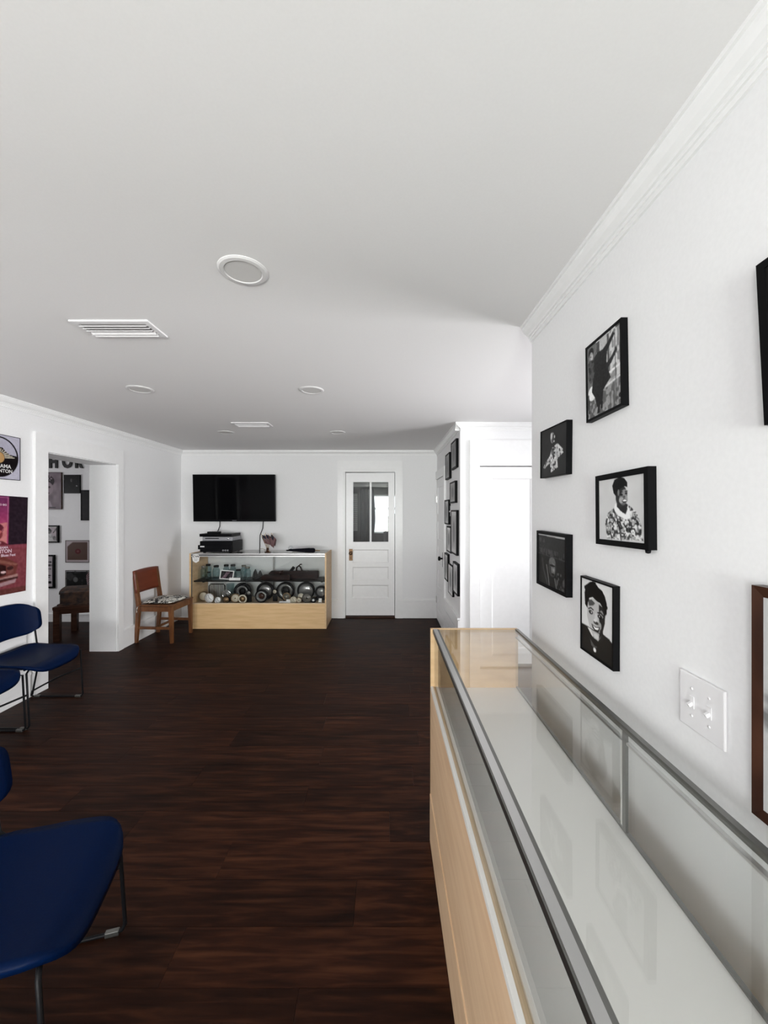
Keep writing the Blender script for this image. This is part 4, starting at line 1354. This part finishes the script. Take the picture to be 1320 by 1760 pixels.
# 5 high-contrast smiling head
p = Print(76, 100, 0.84)
p.poly([(0, 0.66), (0.20, 0.66), (0.34, 0.74), (0.52, 0.80), (0.68, 0.64), (0.86, 0.66), (1, 0.70), (1, 1), (0, 1)], 0.11)
p.poly([(0.38, 0.62), (0.70, 0.58), (0.72, 0.72), (0.52, 0.82), (0.40, 0.76)], 0.13)
p.poly([(0.20, 0.34), (0.20, 0.52), (0.28, 0.64), (0.42, 0.76), (0.56, 0.77), (0.68, 0.66), (0.76, 0.50), (0.78, 0.32), (0.60, 0.22), (0.34, 0.24)], 0.72)
p.poly([(0.58, 0.28), (0.78, 0.32), (0.76, 0.50), (0.68, 0.66), (0.58, 0.74), (0.62, 0.58), (0.58, 0.46)], 0.14)
p.poly([(0.22, 0.28), (0.34, 0.26), (0.46, 0.29), (0.40, 0.33), (0.26, 0.36)], 0.30).ell(0.66, 0.40, 0.06, 0.05, 0.55).ell(0.60, 0.56, 0.06, 0.05, 0.62)
p.poly([(0.12, 0.36), (0.10, 0.20), (0.16, 0.09), (0.28, 0.03), (0.44, 0.02), (0.58, 0.07), (0.68, 0.09), (0.76, 0.15), (0.82, 0.24), (0.82, 0.36), (0.77, 0.40), (0.72, 0.32), (0.62, 0.26), (0.50, 0.25), (0.38, 0.22), (0.27, 0.25), (0.22, 0.32), (0.20, 0.40)], 0.035)
for a in range(14):
    p.ell(0.14 + 0.05 * a, 0.075 + 0.022 * abs(a - 5) ** 1.2 * (1 if a > 5 else 0.6) - (0.04 if a < 6 else 0.06), 0.05, 0.03, 0.035)
p.line([(0.24, 0.40), (0.32, 0.375), (0.40, 0.39)], 0.022, 0.04, 1.3).line([(0.54, 0.40), (0.64, 0.385), (0.72, 0.41)], 0.022, 0.04, 1.3)
p.ell(0.32, 0.435, 0.07, 0.026, 0.08).ell(0.61, 0.44, 0.07, 0.026, 0.05).ell(0.34, 0.432, 0.02, 0.012, 0.9).ell(0.60, 0.436, 0.016, 0.01, 0.8)
p.poly([(0.46, 0.42), (0.52, 0.42), (0.54, 0.52), (0.44, 0.53)], 0.80).ell(0.49, 0.545, 0.08, 0.022, 0.20).ell(0.46, 0.52, 0.04, 0.02, 0.85)
p.poly([(0.34, 0.585), (0.48, 0.60), (0.62, 0.575), (0.58, 0.65), (0.48, 0.665), (0.38, 0.635)], 0.08).poly([(0.37, 0.595), (0.48, 0.61), (0.59, 0.59), (0.55, 0.628), (0.46, 0.638)], 0.95)
p.ell(0.50, 0.72, 0.08, 0.03, 0.80).poly([(0.30, 0.80), (0.44, 0.86), (0.54, 0.85), (0.46, 0.90), (0.34, 0.88)], 0.34)
p.ell(0.45, 0.915, 0.045, 0.028, 0.92).line([(0, 0.655), (0.9, 0.665)], 0.012, 0.10)
picture('framed_photograph', 'thin black-framed high-contrast portrait of a smiling face, lowest beside the counter', rloc(1.232, 1.157), (0, R(0.3), R(-90)), 0.192, 0.250, p, bw=0.006, d=0.020)

# brown wooden frame at the right edge
p = Print(40, 50, 0.72)
p.poly([(0.05, 0.05), (0.95, 0.05), (0.95, 0.95), (0.05, 0.95)], 0.66).speck(p.mask_poly([(0.0, 0.40), (0.12, 0.40), (0.12, 0.66), (0.0, 0.66)]), 30, 30, 41, 0.6, 0.45)
picture('framed_picture', 'brown wooden frame cut off by the right edge, beside the switch', rloc(0.445, 1.160), RW, 0.52, 0.415, p, bw=0.019, d=0.022, fmat='walnut', bev=0.004)
# black frame at the top right edge
p = Print(30, 36, 0.10)
p.ell(0.5, 0.45, 0.25, 0.3, 0.4)
picture('framed_photograph', 'tall black frame cut off by the upper right edge', rloc(0.574, 1.805), (0, R(-3), R(-90)), 0.235, 0.292, p, bw=0.014, d=0.020)

# light switch
t = thing('light_switch', 'white double light switch plate on the right wall above the counter', 'light switch', rloc(0.838, 1.077), group=None, rot=RW)
MB().bbox(-0.060, 0.060, -0.007, 0, -0.061, 0.061, 0.003).build('cover_plate', 'white_plastic', t)
for x in (-0.023, 0.023):
    box_obj('toggle_slot', x - 0.006, x + 0.006, -0.0078, -0.0068, -0.013, 0.013, 'white_plastic', t)
    MB().box(-0.0032, 0.0032, -0.010, 0.0, -0.0038, 0.0038, Matrix.Translation((x, -0.007, -0.002)) @ Matrix.Rotation(R(28), 4, 'X')).build('toggle', 'white_plastic', t)
    for z in (-0.030, 0.030):
        MB().lathe([(0, -0.0085), (0.0028, -0.0082), (0.003, -0.007)], 10, 'y', (x, 0, z)).build('screw', 'white_plastic', t)

# ================================================================== PICTURES ON THE PARTITION'S SIDE
fr_spec = [
    (4.175, 3.87, 2.238, 1.949, 0.34, 'black-framed picture highest on the partition beside the bright wall'),
    (4.56, 4.28, 2.165, 1.874, 0.34, 'black-framed picture at the upper left of the partition group'),
    (4.25, 3.93, 1.820, 1.594, 0.42, 'small black-framed picture second from top near the partition edge'),
    (4.62, 4.34, 1.640, 1.357, 0.50, 'black-framed picture at the partition group\'s left, at switch height'),
    (4.175, 3.855, 1.520, 1.063, 0.60, 'tall black-framed picture in the middle of the partition edge'),
    (4.47, 4.195, 1.340, 1.050, 0.66, 'black-framed picture left of the tall one on the partition'),
    (4.63, 4.40, 1.017, 0.704, 0.62, 'black-framed picture at the lower left beside the black door knob'),
    (4.385, 4.10, 0.920, 0.597, 0.66, 'thin pale-framed picture lowest in the partition group'),
    (4.055, 3.80, 0.987, 0.670, 0.64, 'black-framed picture at the lower right on the partition edge')]
for i, (ya, yb, zt, zb, g, lb) in enumerate(fr_spec):
    g += 0.22  # print greys lifted to stand in for reflections on the pictures
    p = Print(16, 18, g)
    p.poly([(0.12, 0.12), (0.88, 0.12), (0.88, 0.88), (0.12, 0.88)], g * 0.82).ell(0.5, 0.5, 0.22, 0.26, g * 0.55)
    picture('framed_picture', lb, (XP - 0.0005, (ya + yb) / 2, (zt + zb) / 2), RW, ya - yb, zt - zb, p, bw=0.016 if i != 7 else 0.006, d=0.026 if i != 7 else 0.022, fmat='black_frame', group='framed pictures on the partition')
t = thing('light_switch', 'small white light switch between the partition pictures', 'light switch', (XP - 0.0005, 4.31, 1.51), rot=RW)
MB().bbox(-0.035, 0.035, -0.006, 0, -0.057, 0.057, 0.002).build('cover_plate', 'white_plastic', t)
MB().box(-0.005, 0.005, -0.016, 0.0, -0.006, 0.006, Matrix.Translation((0, -0.006, 0)) @ Matrix.Rotation(R(25), 4, 'X')).build('toggle', 'white_plastic', t)

# ================================================================== POSTERS ON THE LEFT WALL
LW = (0, 0, R(90))
# record artwork in a thin square frame
p = Print(90, 90, (0.70, 0.69, 0.75))
disc_m = p.mask_ell(0.5, 0.5, 0.46, 0.46)
p.fill(disc_m, (0.03, 0.02, 0.03)).ell(0.5, 0.5, 0.425, 0.43, (0.66, 0.65, 0.71))
low = p.mask_ell(0.5, 0.5, 0.46, 0.46) & (p.V > 0.47)
p.fill(low, (0.055, 0.025, 0.04))
sunray = p.mask_poly([(0.06, 0.46), (0.25, 0.44), (0.36, 0.36), (0.42, 0.29), (0.58, 0.29), (0.64, 0.36), (0.75, 0.43), (0.95, 0.45), (0.90, 0.49), (0.66, 0.53), (0.34, 0.53), (0.10, 0.49)])
p.fill(sunray, (0.05, 0.03, 0.03))
for k in range(-7, 8):
    a = R(k * 12.5)
    ln = 0.20 + 0.16 * (abs(k) / 7) ** 2
    p.line([(0.5 + 0.14 * math.sin(a), 0.52 - 0.14 * math.cos(a)), (0.5 + ln * math.sin(a), 0.505 - (0.20 - 0.12 * (abs(k) / 7) ** 1.5) * math.cos(a * 0.9))], 0.020, (0.80, 0.77, 0.70))
p.ell(0.5, 0.52, 0.125, 0.125, (0.70, 0.55, 0.36)).grain(0.05, 30, 30, 5)
rec = picture('record_artwork', 'square framed record artwork with a sun, at the upper left edge', (XL + 0.0005, 2.885, 1.915), LW, 0.335, 0.335, p, bw=0.004, d=0.012, fmat='black_frame')
text_part('lettering', 'BIG MAMA', 0.040, 'ink_white', rec, (-0.004, -0.0125, -0.082), align='CENTER', offset=0.0008)
text_part('lettering', 'THORNTON', 0.036, 'ink_white', rec, (-0.002, -0.0125, -0.117), align='CENTER', offset=0.0008)

# pink and brown poster
p = Print(80, 120, (0.46, 0.22, 0.25))
U, V = p.U, p.V
top = (V < 0.50) & (U < 0.70)
tt = np.clip(V / 0.34, 0, 1)[..., None]
p.c = np.where(top[..., None], (1 - tt) * np.array((0.36, 0.13, 0.30)) + tt * np.array((0.66, 0.25, 0.40)), p.c)
p.fill((V < 0.50) & (U >= 0.70), (0.13, 0.08, 0.12))
p.poly([(0, 0.36), (0.35, 0.31), (0.68, 0.27), (0.68, 0.50), (0, 0.50)], (0.74, 0.46, 0.46))
p.ell(0.52, 0.335, 0.11, 0.055, (0.34, 0.10, 0.16)).ell(0.53, 0.39, 0.085, 0.055, (0.46, 0.18, 0.20)).ell(0.57, 0.365, 0.03, 0.015, (0.70, 0.40, 0.40)).ell(0.54, 0.42, 0.04, 0.012, (0.3, 0.08, 0.1))
p.poly([(0.30, 0.50), (0.36, 0.45), (0.50, 0.445), (0.62, 0.46), (0.72, 0.50)], (0.36, 0.12, 0.16)).poly([(0.50, 0.50), (0.54, 0.455), (0.60, 0.47), (0.56, 0.50)], (0.78, 0.60, 0.62))
p.ell(0.22, 0.42, 0.10, 0.06, (0.40, 0.14, 0.18)).ell(0.24, 0.48, 0.14, 0.04, (0.34, 0.10, 0.14))
p.line([(0.685, 0.02), (0.685, 0.30)], 0.014, (0.66, 0.36, 0.50)).line([(0.0, 0.02), (0.685, 0.02)], 0.008, (0.60, 0.34, 0.48)).line([(0.685, 0.28), (0.60, 0.36)], 0.010, (0.7, 0.4, 0.45))
p.fill((V >= 0.50) & (V < 0.535), (0.50, 0.24, 0.29))
p.poly([(0, 0.60), (0.45, 0.62), (0.62, 0.60), (0.86, 0.70), (0.80, 0.90), (0, 0.94)], (0.40, 0.20, 0.18))
p.poly([(0.0, 0.66), (0.50, 0.625), (0.86, 0.70), (0.82, 0.715), (0.48, 0.655), (0, 0.69)], (0.50, 0.32, 0.28))
p.poly([(0.0, 0.69), (0.46, 0.665), (0.46, 0.84), (0.0, 0.86)], (0.15, 0.06, 0.06)).poly([(0.52, 0.67), (0.68, 0.71), (0.68, 0.80), (0.52, 0.82)], (0.16, 0.06, 0.06))
p.poly([(0.455, 0.655), (0.50, 0.655), (0.50, 0.83), (0.455, 0.83)], (0.55, 0.38, 0.33)).poly([(0.20, 0.68), (0.24, 0.68), (0.24, 0.85), (0.20, 0.85)], (0.5, 0.34, 0.30))
p.poly([(0.70, 0.71), (0.80, 0.72), (0.80, 0.79), (0.70, 0.79)], (0.44, 0.26, 0.24)).ell(0.64, 0.77, 0.04, 0.012, (0.8, 0.68, 0.68)).ell(0.74, 0.735, 0.05, 0.02, (0.2, 0.09, 0.09))
p.poly([(0.48, 0.835), (0.86, 0.80), (0.86, 0.83), (0.50, 0.87)], (0.62, 0.48, 0.46)).poly([(0.0, 0.90), (0.50, 0.885), (0.84, 0.85), (0.82, 0.89), (0.45, 0.925), (0, 0.935)], (0.60, 0.48, 0.50)).poly([(0.0, 0.865), (0.86, 0.83), (0.86, 0.85), (0, 0.895)], (0.22, 0.10, 0.10))
p.fill((V > 0.94), (0.36, 0.19, 0.18)).grain(0.07, 40, 50, 7)
pos = thing('music_poster', 'pink and maroon poster with a house drawing, on the left wall above the chairs', 'poster', (XL + 0.0005, 2.855, 1.250), rot=(0, R(1.5), R(90)))
box_obj('sheet', -0.26, 0.26, -0.003, 0, -0.375, 0.375, 'paper', pos)
print_part(p, 0.52, 0.75, pos, y=-0.0045)
text_part('lettering', 'A TRIBUTE TO BIG', 0.020, 'ink_pink', pos, (0.085, -0.006, 0.300), align='RIGHT', offset=0.0006)
text_part('lettering', 'BIG MAMA', 0.026, 'ink_pink', pos, (0.105, -0.006, -0.026), align='RIGHT', offset=0.0008)
text_part('lettering', 'THORNTON', 0.038, 'ink_pink', pos, (0.135, -0.006, -0.058), align='RIGHT', offset=0.0012)
text_part('lettering', '& Blues Fest', 0.028, 'ink_pink', pos, (0.165, -0.006, -0.086), align='RIGHT', offset=0.0008)

# ================================================================== SIDE ROOM
SY = 5.2995


def sx_(x):
    return (x - 662) * 5.3 / 665


def sz_(y):
    return 1.5 - (y - 879.5) * 5.3 / 665


let_spec = [('H', sx_(85.0), 'black wall letter leftmost in the side room opening'), ('O', sx_(107.8), 'round black wall letter in the middle of the side room opening'), ('R', sx_(129.5), 'black wall letter rightmost in the side room opening')]
for ch, x, lb in let_spec:
    o = text_part('wall_letter', ch, 0.235, 'ink_black', None, (x, SY - 0.008, sz_(803.0)), extrude=0.008, offset=0.010, xs=0.72)
    tag(o, lb, 'letter', 'black wall letters')

p = Print(48, 64, (0.47, 0.42, 0.45))
p.grain(0.14, 9, 9, 51)
p.ell(0.42, 0.24, 0.34, 0.18, (0.10, 0.06, 0.08)).speck(p.mask_ell(0.48, 0.18, 0.30, 0.10), 20, 24, 52, 0.62, (0.60, 0.55, 0.58))
p.ell(0.46, 0.44, 0.26, 0.20, (0.56, 0.50, 0.53)).ell(0.38, 0.40, 0.06, 0.025, (0.2, 0.15, 0.18)).ell(0.58, 0.40, 0.05, 0.025, (0.2, 0.15, 0.18)).ell(0.50, 0.50, 0.05, 0.03, (0.38, 0.32, 0.35)).ell(0.50, 0.56, 0.09, 0.025, (0.16, 0.1, 0.12)).ell(0.50, 0.555, 0.05, 0.012, 0.75)
p.poly([(0.14, 0.62), (0.34, 0.64), (0.46, 0.68), (0.44, 0.80), (0.22, 0.80)], (0.14, 0.09, 0.12)).poly([(0.1, 0.82), (0.6, 0.76), (0.7, 0.95), (0.1, 0.97)], (0.58, 0.53, 0.57)).poly([(0.58, 0.94), (0.80, 0.94), (0.80, 0.97), (0.58, 0.97)], 0.15)
picture('portrait_canvas', 'grey portrait canvas behind the wall opening, largest picture there', (sx_(107.5) - 0.20, SY, (sz_(811.5) + sz_(875)) / 2), (0, 0, 0), 0.40, sz_(811.5) - sz_(875), p, bw=0.006, d=0.02, fmat='walnut')
p = Print(30, 34, (0.02, 0.02, 0.03))
p.ell(0.45, 0.30, 0.05, 0.09, 0.4).ell(0.79, 0.60, 0.04, 0.03, 0.75).speck(p.all(), 14, 16, 53, 0.75, 0.10)
picture('dark_picture', 'small nearly black square picture beside the grey portrait canvas', (sx_(125.6), SY, (sz_(815.8) + sz_(847.5)) / 2), (0, 0, 0), sx_(139.3) - sx_(112), sz_(815.8) - sz_(847.5), p, bw=0.004, d=0.02)
p = Print(12, 30, (0.02, 0.02, 0.03))
p.speck(p.all(), 8, 16, 54, 0.7, 0.06)
picture('dark_picture', 'tall black picture half hidden behind the opening\'s far jamb', (sx_(140.6) + 0.15, SY, (sz_(842) + sz_(894)) / 2), (0, 0, 0), 0.30, sz_(842) - sz_(894), p, bw=0.012, d=0.02)
p = Print(48, 34, (0.66, 0.62, 0.64))
p.poly([(0, 0.15), (0.26, 0.5), (0.45, 1), (0, 1)], 0.12).ell(0.62, 0.28, 0.15, 0.22, 0.10).ell(0.64, 0.36, 0.08, 0.13, 0.38).poly([(0.48, 0.52), (0.62, 0.46), (0.80, 0.52), (0.84, 1), (0.50, 1)], 0.72).ell(0.90, 0.78, 0.07, 0.14, 0.35).line([(0.86, 0.40), (0.93, 0.25), (0.98, 0.12)], 0.05, 0.15).speck(p.all(), 14, 12, 55, 0.7, 0.5, 0.5)
picture('framed_photograph', 'black-framed landscape photograph with white mount in the side room', (sx_(102.5) - 0.175, SY, (sz_(902.5) + sz_(932)) / 2), (0, 0, 0), 0.35, sz_(902.5) - sz_(932), p, bw=0.016, d=0.026, mat_w=0.010)
p = Print(40, 70, (0.66, 0.63, 0.65))
for (a, b, th_, g, s) in ((0.10, 0.5, 0.035, 0.40, 1), (0.18, 0.92, 0.05, 0.10, 2), (0.29, 0.96, 0.06, 0.06, 3), (0.41, 0.86, 0.035, 0.14, 4), (0.48, 0.70, 0.02, 0.4, 5), (0.56, 0.5, 0.012, 0.55, 6), (0.63, 0.86, 0.035, 0.10, 7), (0.69, 0.75, 0.035, 0.12, 8), (0.76, 0.6, 0.012, 0.5, 9)):
    mk = (abs(p.V - a) < th_ / 2) & (abs(p.U - 0.5) < b / 2) & (np.sin(p.U * 110 + s * 3) + np.sin(p.U * 61 + s) > -0.7)
    p.fill(mk, g)
p.poly([(0.05, 0.82), (0.95, 0.82), (0.95, 0.90), (0.05, 0.90)], 0.07)
picture('framed_poster', 'black-framed text poster low beside the opening\'s near edge', (sx_(95.5) - 0.16, SY, (sz_(953) + sz_(1010)) / 2), (0, 0, 0), 0.32, sz_(953) - sz_(1010), p, bw=0.020, d=0.026, mat_w=0.006)
p = Print(40, 36, (0.66, 0.62, 0.63))
p.poly([(0.07, 0.28), (0.30, 0.07), (0.93, 0.07), (0.93, 0.90), (0.07, 0.90)], (0.31, 0.23, 0.20)).ell(0.52, 0.50, 0.12, 0.12, (0.30, 0.08, 0.10)).ell(0.52, 0.50, 0.05, 0.05, (0.40, 0.22, 0.22))
picture('record_sleeve', 'brown record sleeve with a red centre label in the side room', (sx_(113.6) + 0.165, SY, (sz_(928) + sz_(966)) / 2), (0, 0, 0), 0.33, sz_(928) - sz_(966), p, bw=0.008, d=0.014, fmat='walnut')
p = Print(36, 34, 0.60)
p.poly([(0.04, 0.06), (0.94, 0.06), (0.94, 0.86), (0.04, 0.86)], 0.10).ell(0.42, 0.46, 0.10, 0.13, 0.36).ell(0.2, 0.3, 0.14, 0.2, 0.2).speck(p.all(), 10, 10, 58, 0.72, 0.24, 0.6).poly([(0.0, 0.88), (1, 0.88), (1, 1), (0, 1)], 0.62)
picture('photograph', 'dark photograph behind the flag above the carved chest', (sx_(113.6) + 0.165, SY, (sz_(979.5) + sz_(1014)) / 2), (0, 0, 0), 0.33, sz_(979.5) - sz_(1014), p, bw=0.006, d=0.014, fmat='walnut')

# low table, carved chest and flag
tb = thing('low_table', 'dark wooden low table with square legs in the side room', 'table', (-3.83, 4.45, 0), R(17))
TL, TD, TH = 0.60, 0.50, 0.40
for i in range(4):
    a = i * TD / 4
    box_obj('top_board', 0.0, TL, a + 0.001, a + TD / 4 - 0.001, TH - 0.035, TH, 'dark_table_wood', tb)
for lx in (0.004, TL - 0.066):
    for ly in (0.004, TD - 0.066):
        MB().bbox(lx, lx + 0.062, ly, ly + 0.062, 0, TH - 0.0355, 0.003).build('leg', 'dark_table_wood', tb)
box_obj('apron', 0.067, TL - 0.067, 0.012, 0.030, TH - 0.085, TH - 0.0355, 'dark_table_wood', tb)
box_obj('apron', 0.012, 0.030, 0.067, TD - 0.067, TH - 0.085, TH - 0.0355, 'dark_table_wood', tb)
cc = thing('carved_chest', 'dark carved wooden chest on the low table', 'chest', (-3.62, 4.75, TH + 0.0005), R(17))
MB().bbox(-0.25, 0.25, -0.15, 0.15, 0.0, 0.13, 0.006).build('body', 'carved_wood', cc)
lidp = [(-0.155, 0.131)] + [(0.155 * math.cos(PI - PI * i / 8), 0.150 + 0.05 * math.sin(PI * i / 8)) for i in range(9)] + [(0.155, 0.131)]
MB().prism(lidp, 'x', -0.255, 0.255).build('lid', 'carved_wood', cc)
MB().bbox(-0.27, 0.27, -0.165, 0.165, 0.0, 0.018, 0.003).build('plinth', 'carved_wood', cc)
t = thing('flag', 'small American flag standing behind the carved chest in the side room', 'flag', (-3.66, 4.96, TH + 0.0005), R(10))
MB().lathe([(0.045, 0), (0.046, 0.008), (0.012, 0.016), (0.008, 0.04), (0, 0.041)], 16).build('base', 'gold', t)
MB().tube([(0, 0, 0.01), (0.035, 0, 0.52)], 0.006, 8).build('pole', 'walnut', t)
MB().lathe([(0.006, 0), (0.011, 0.008), (0, 0.035)], 10, c=(0.0355, 0, 0.52)).build('finial', 'gold', t)
fp2 = Print(40, 30, (0.66, 0.62, 0.63))
for i in range(7):
    fp2.fill((fp2.V >= (2 * i) / 13) & (fp2.V < (2 * i + 1) / 13), (0.27, 0.03, 0.06))
cant = (fp2.U < 0.42) & (fp2.V < 7 / 13)
fp2.fill(cant, (0.04, 0.03, 0.08))
fp2.fill(cant & (((fp2.U * 22) % 1 - 0.5) ** 2 + ((fp2.V * 14) % 1 - 0.5) ** 2 < 0.05), 0.4)


def bend2(X, Y, Z):
    fw = 0.34
    u = (X + fw / 2) / fw
    v = (0.12 - Z) / 0.24
    x = 0.020 - 0.15 * u ** 0.7
    z = 0.50 - v * 0.22 * (1 - 0.15 * u) - 0.20 * u ** 1.15
    return x, -0.02 - 0.025 * np.sin(u * 8 + v * 2), z


print_part(fp2, 0.34, 0.24, t, name='flag_cloth', material='printed_cloth', bend=bend2)

# lawn outside the windows
g = MB().box(-14, 14, -16, YF - 0.2, -0.5, -0.4).build('lawn', 'lawn')
g['kind'] = 'structure'
